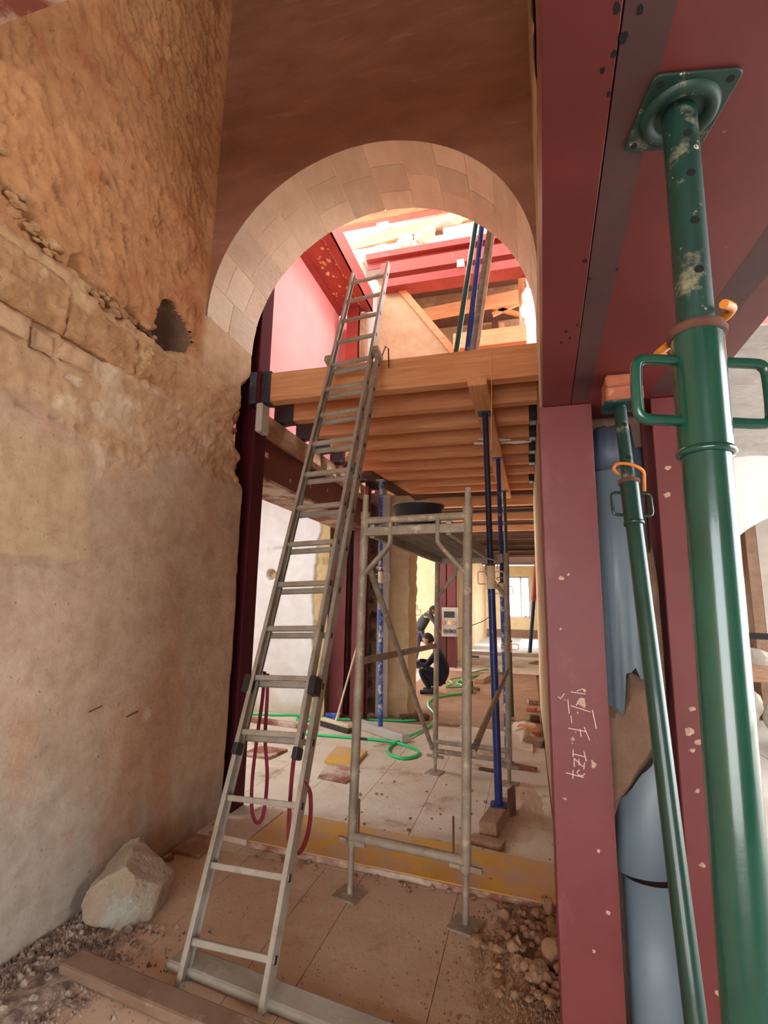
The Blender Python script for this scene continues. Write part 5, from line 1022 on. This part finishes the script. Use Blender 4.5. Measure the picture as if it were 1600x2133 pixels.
# ================================================================== PEOPLE
def body(name, parent, joints, edges, root, mat):
    me = bpy.data.meshes.new(name); loc = wloc(parent); names = list(joints)
    me.from_pydata([V(joints[n_][0]) - loc for n_ in names], [(names.index(a), names.index(b_)) for a, b_ in edges], [])
    o = link(name, me, mat, parent); md = o.modifiers.new('skin', 'SKIN'); md.use_smooth_shade = True
    for i, n_ in enumerate(names):
        s = me.skin_vertices[0].data[i]; r = joints[n_][1]; s.radius = (r, r) if not isinstance(r, tuple) else r; s.use_root = (n_ == root)
    sb = o.modifiers.new('sub', 'SUBSURF'); sb.levels = 2; sb.render_levels = 2
    dg = bpy.context.evaluated_depsgraph_get(); ev = o.evaluated_get(dg); m2 = bpy.data.meshes.new_from_object(ev)
    o.modifiers.clear(); o.data = m2; m2.materials.clear(); m2.materials.append(MATS[mat]); m2.polygons.foreach_set('use_smooth', [True] * len(m2.polygons)); return o
def head(parent, c, r, face, hair_mat='hair'):
    c = V(c); f = V(face).normalized(); s = f.cross(V((0, 0, 1))).normalized(); up = s.cross(f); b = B(); n = 16; m = 12; vs = []
    for i in range(m + 1):
        th = math.pi * i / m
        for k in range(n):
            ph = 2 * math.pi * k / n; x, y, z = math.sin(th) * math.cos(ph), math.sin(th) * math.sin(ph), math.cos(th)
            jaw = 1 - .22 * max(0, -z); vs.append(c + f * x * r * (1.02 if x < 0 else .95) * jaw + s * y * r * .80 * jaw + up * z * r * 1.18)
    b.add(vs, [(i * n + k, i * n + (k + 1) % n, (i + 1) * n + (k + 1) % n, (i + 1) * n + k) for i in range(m) for k in range(n)], True)
    b.lathe(c + f * r * .95 - up * r * .1, [(.018, 0), (.012, .014), (0, .02)], 8, f)
    for sg in (1, -1): b.lathe(c + s * sg * r * .76 - up * r * .08, [(.030, -.006), (.030, .008), (.014, .012), (0, .01)], 10, s * sg)
    h = part(parent, 'head', b, 'skin')
    e = B()
    for sg in (1, -1): e.lathe(c + f * r * .86 + s * sg * r * .32 + up * r * .08, [(.012, -.004), (.009, .006), (0, .009)], 8, f)
    e.bar(c + f * r * .86 - up * r * .52 - s * .022, c + f * r * .86 - up * r * .52 + s * .022, .01, .008); part(h, 'eyes_and_mouth', e, 'hair')
    hb = B(); vs = []
    for i in range(m // 2 + 3):
        th = math.pi * i / m
        for k in range(n):
            ph = 2 * math.pi * k / n; x, y, z = math.sin(th) * math.cos(ph), math.sin(th) * math.sin(ph), math.cos(th)
            if x > .3 and z < .45: z = .45; 
            vs.append(c + f * x * r * 1.07 * (.80 if x > .3 and i > m // 3 else 1) + s * y * r * .87 + up * z * r * 1.24)
    hb.add(vs, [(i * n + k, i * n + (k + 1) % n, (i + 1) * n + (k + 1) % n, (i + 1) * n + k) for i in range(m // 2 + 2) for k in range(n)], True); part(h, 'hair', hb, hair_mat); return h
def hand(parent, c, dirv, side, s=1.0):
    c, d, sd = V(c), V(dirv).normalized(), V(side).normalized(); nrm = d.cross(sd); b = B()
    b.path([c - d * .04 * s, c, c + d * .05 * s, c + d * .085 * s], .040 * s, 10, sub=3, flat=(sd, .016 * s))
    for k, l in enumerate((.068, .078, .074, .058)):
        o = c + d * .075 * s + sd * (.030 - .020 * k) * s; b.path([o, o + d * l * .45 * s + nrm * .008 * s, o + d * l * .8 * s + nrm * .024 * s, o + d * l * .95 * s + nrm * .040 * s], .0088 * s, 6, sub=2)
    o = c + sd * .034 * s + d * .01 * s; b.path([o, o + sd * .03 * s + d * .03 * s, o + sd * .034 * s + d * .06 * s + nrm * .012 * s], .0105 * s, 6, sub=2); return part(parent, 'hand', b, 'skin')
# crouching worker in dark clothes
w1 = thing('person', 'crouching worker in black clothes facing the doorway beside the scaffold', 'person', (-1.78, 9.6, 0))
J = {'pelvis': ((-1.53, 9.62, .25), .15), 'spine': ((-1.50, 9.62, .45), .155), 'chest': ((-1.57, 9.60, .66), .155), 'neck': ((-1.68, 9.58, .81), .065), 'head0': ((-1.73, 9.58, .86), .058),
  'shl': ((-1.63, 9.76, .74), .075), 'ell': ((-1.80, 9.80, .52), .055), 'wrl': ((-2.00, 9.72, .56), .038), 'shr': ((-1.62, 9.43, .72), .075), 'elr': ((-1.80, 9.36, .50), .055), 'wrr': ((-2.01, 9.42, .55), .038),
  'hl': ((-1.56, 9.72, .24), .105), 'kl': ((-1.92, 9.78, .44), .078), 'al': ((-1.72, 9.76, .10), .052), 'hr': ((-1.56, 9.50, .24), .105), 'kr': ((-1.94, 9.46, .42), .078), 'ar': ((-1.74, 9.46, .10), .052)}
E_ = [('pelvis', 'spine'), ('spine', 'chest'), ('chest', 'neck'), ('neck', 'head0'), ('chest', 'shl'), ('shl', 'ell'), ('ell', 'wrl'), ('chest', 'shr'), ('shr', 'elr'), ('elr', 'wrr'), ('pelvis', 'hl'), ('hl', 'kl'), ('kl', 'al'), ('pelvis', 'hr'), ('hr', 'kr'), ('kr', 'ar')]
body('body', w1, J, E_, 'pelvis', 'navy_cloth'); head(w1, (-1.80, 9.57, .95), .105, (-.92, .1, -.35))
hand(w1, (-2.03, 9.71, .56), (-.9, -.1, -.1), (0, 1, .2)); hand(w1, (-2.04, 9.43, .55), (-.9, .1, -.1), (0, -1, .2))
for y in (9.76, 9.46): part(w1, 'shoe', B().path([(-1.66, y, .045), (-1.74, y, .05), (-1.84, y, .045), (-1.92, y, .035)], .048, 10, sub=4, flat=((0, 1, 0), .038)), 'shoe')
# bending worker in the sunlit doorway
w2 = thing('person', 'worker in a dark top with a round back emblem bending over in the bright doorway', 'person', (-2.78, 13.2, 0))
J = {'pelvis': ((-2.74, 13.2, .90), .15), 'spine': ((-2.66, 13.18, 1.08), .145), 'chest': ((-2.54, 13.15, 1.27), .155), 'neck': ((-2.44, 13.15, 1.40), .065), 'shl': ((-2.46, 13.33, 1.34), .075), 'ell': ((-2.34, 13.38, 1.14), .052), 'wrl': ((-2.22, 13.30, .98), .038),
  'shr': ((-2.46, 12.98, 1.34), .075), 'elr': ((-2.32, 12.92, 1.22), .052), 'wrr': ((-2.22, 12.98, 1.05), .038)}
E2 = [('pelvis', 'spine'), ('spine', 'chest'), ('chest', 'neck'), ('chest', 'shl'), ('shl', 'ell'), ('ell', 'wrl'), ('chest', 'shr'), ('shr', 'elr'), ('elr', 'wrr')]
body('body', w2, J, E2, 'pelvis', 'grey_cloth')
J = {'p': ((-2.75, 13.2, .86), .155), 'hl': ((-2.76, 13.30, .80), .10), 'kl': ((-2.80, 13.33, .45), .072), 'al': ((-2.86, 13.34, .10), .050), 'hr': ((-2.76, 13.08, .80), .10), 'kr': ((-2.74, 13.05, .45), .072), 'ar': ((-2.80, 13.04, .10), .050)}
body('trousers', w2, J, [('p', 'hl'), ('hl', 'kl'), ('kl', 'al'), ('p', 'hr'), ('hr', 'kr'), ('kr', 'ar')], 'p', 'jeans')
head(w2, (-2.34, 13.14, 1.44), .105, (.8, .1, -.55))
hand(w2, (-2.20, 13.29, .95), (.4, 0, -.9), (0, 1, 0)); hand(w2, (-2.20, 12.98, 1.02), (.4, 0, -.9), (0, -1, 0))
for y in (13.34, 13.04): part(w2, 'shoe', B().path([(-2.92, y, .045), (-2.82, y, .05), (-2.72, y, .045), (-2.64, y, .035)], .048, 10, sub=4, flat=((0, 1, 0), .038)), 'shoe')
ec = V((-2.485, 12.955, 1.335)); ea = V((-.25, -.90, .35)).normalized()
part(w2, 'emblem', B().lathe(ec, [(.062, 0), (.062, .006), (.082, .006), (.082, 0)], 24, ea), 'emblem_yellow', label='round yellow emblem'); ux = ea.cross(V((0, 0, 1))).normalized(); uy = ux.cross(ea)
part(w2, 'emblem_mark', B().path([ec + ea * .008 + uy * .035 + ux * .02, ec + ea * .008 + uy * .01, ec + ea * .008 - uy * .03 - ux * .012], .010, 6).path([ec + ea * .008 + uy * .035 - ux * .02, ec + ea * .008 + uy * .012], .010, 6), 'emblem_yellow')
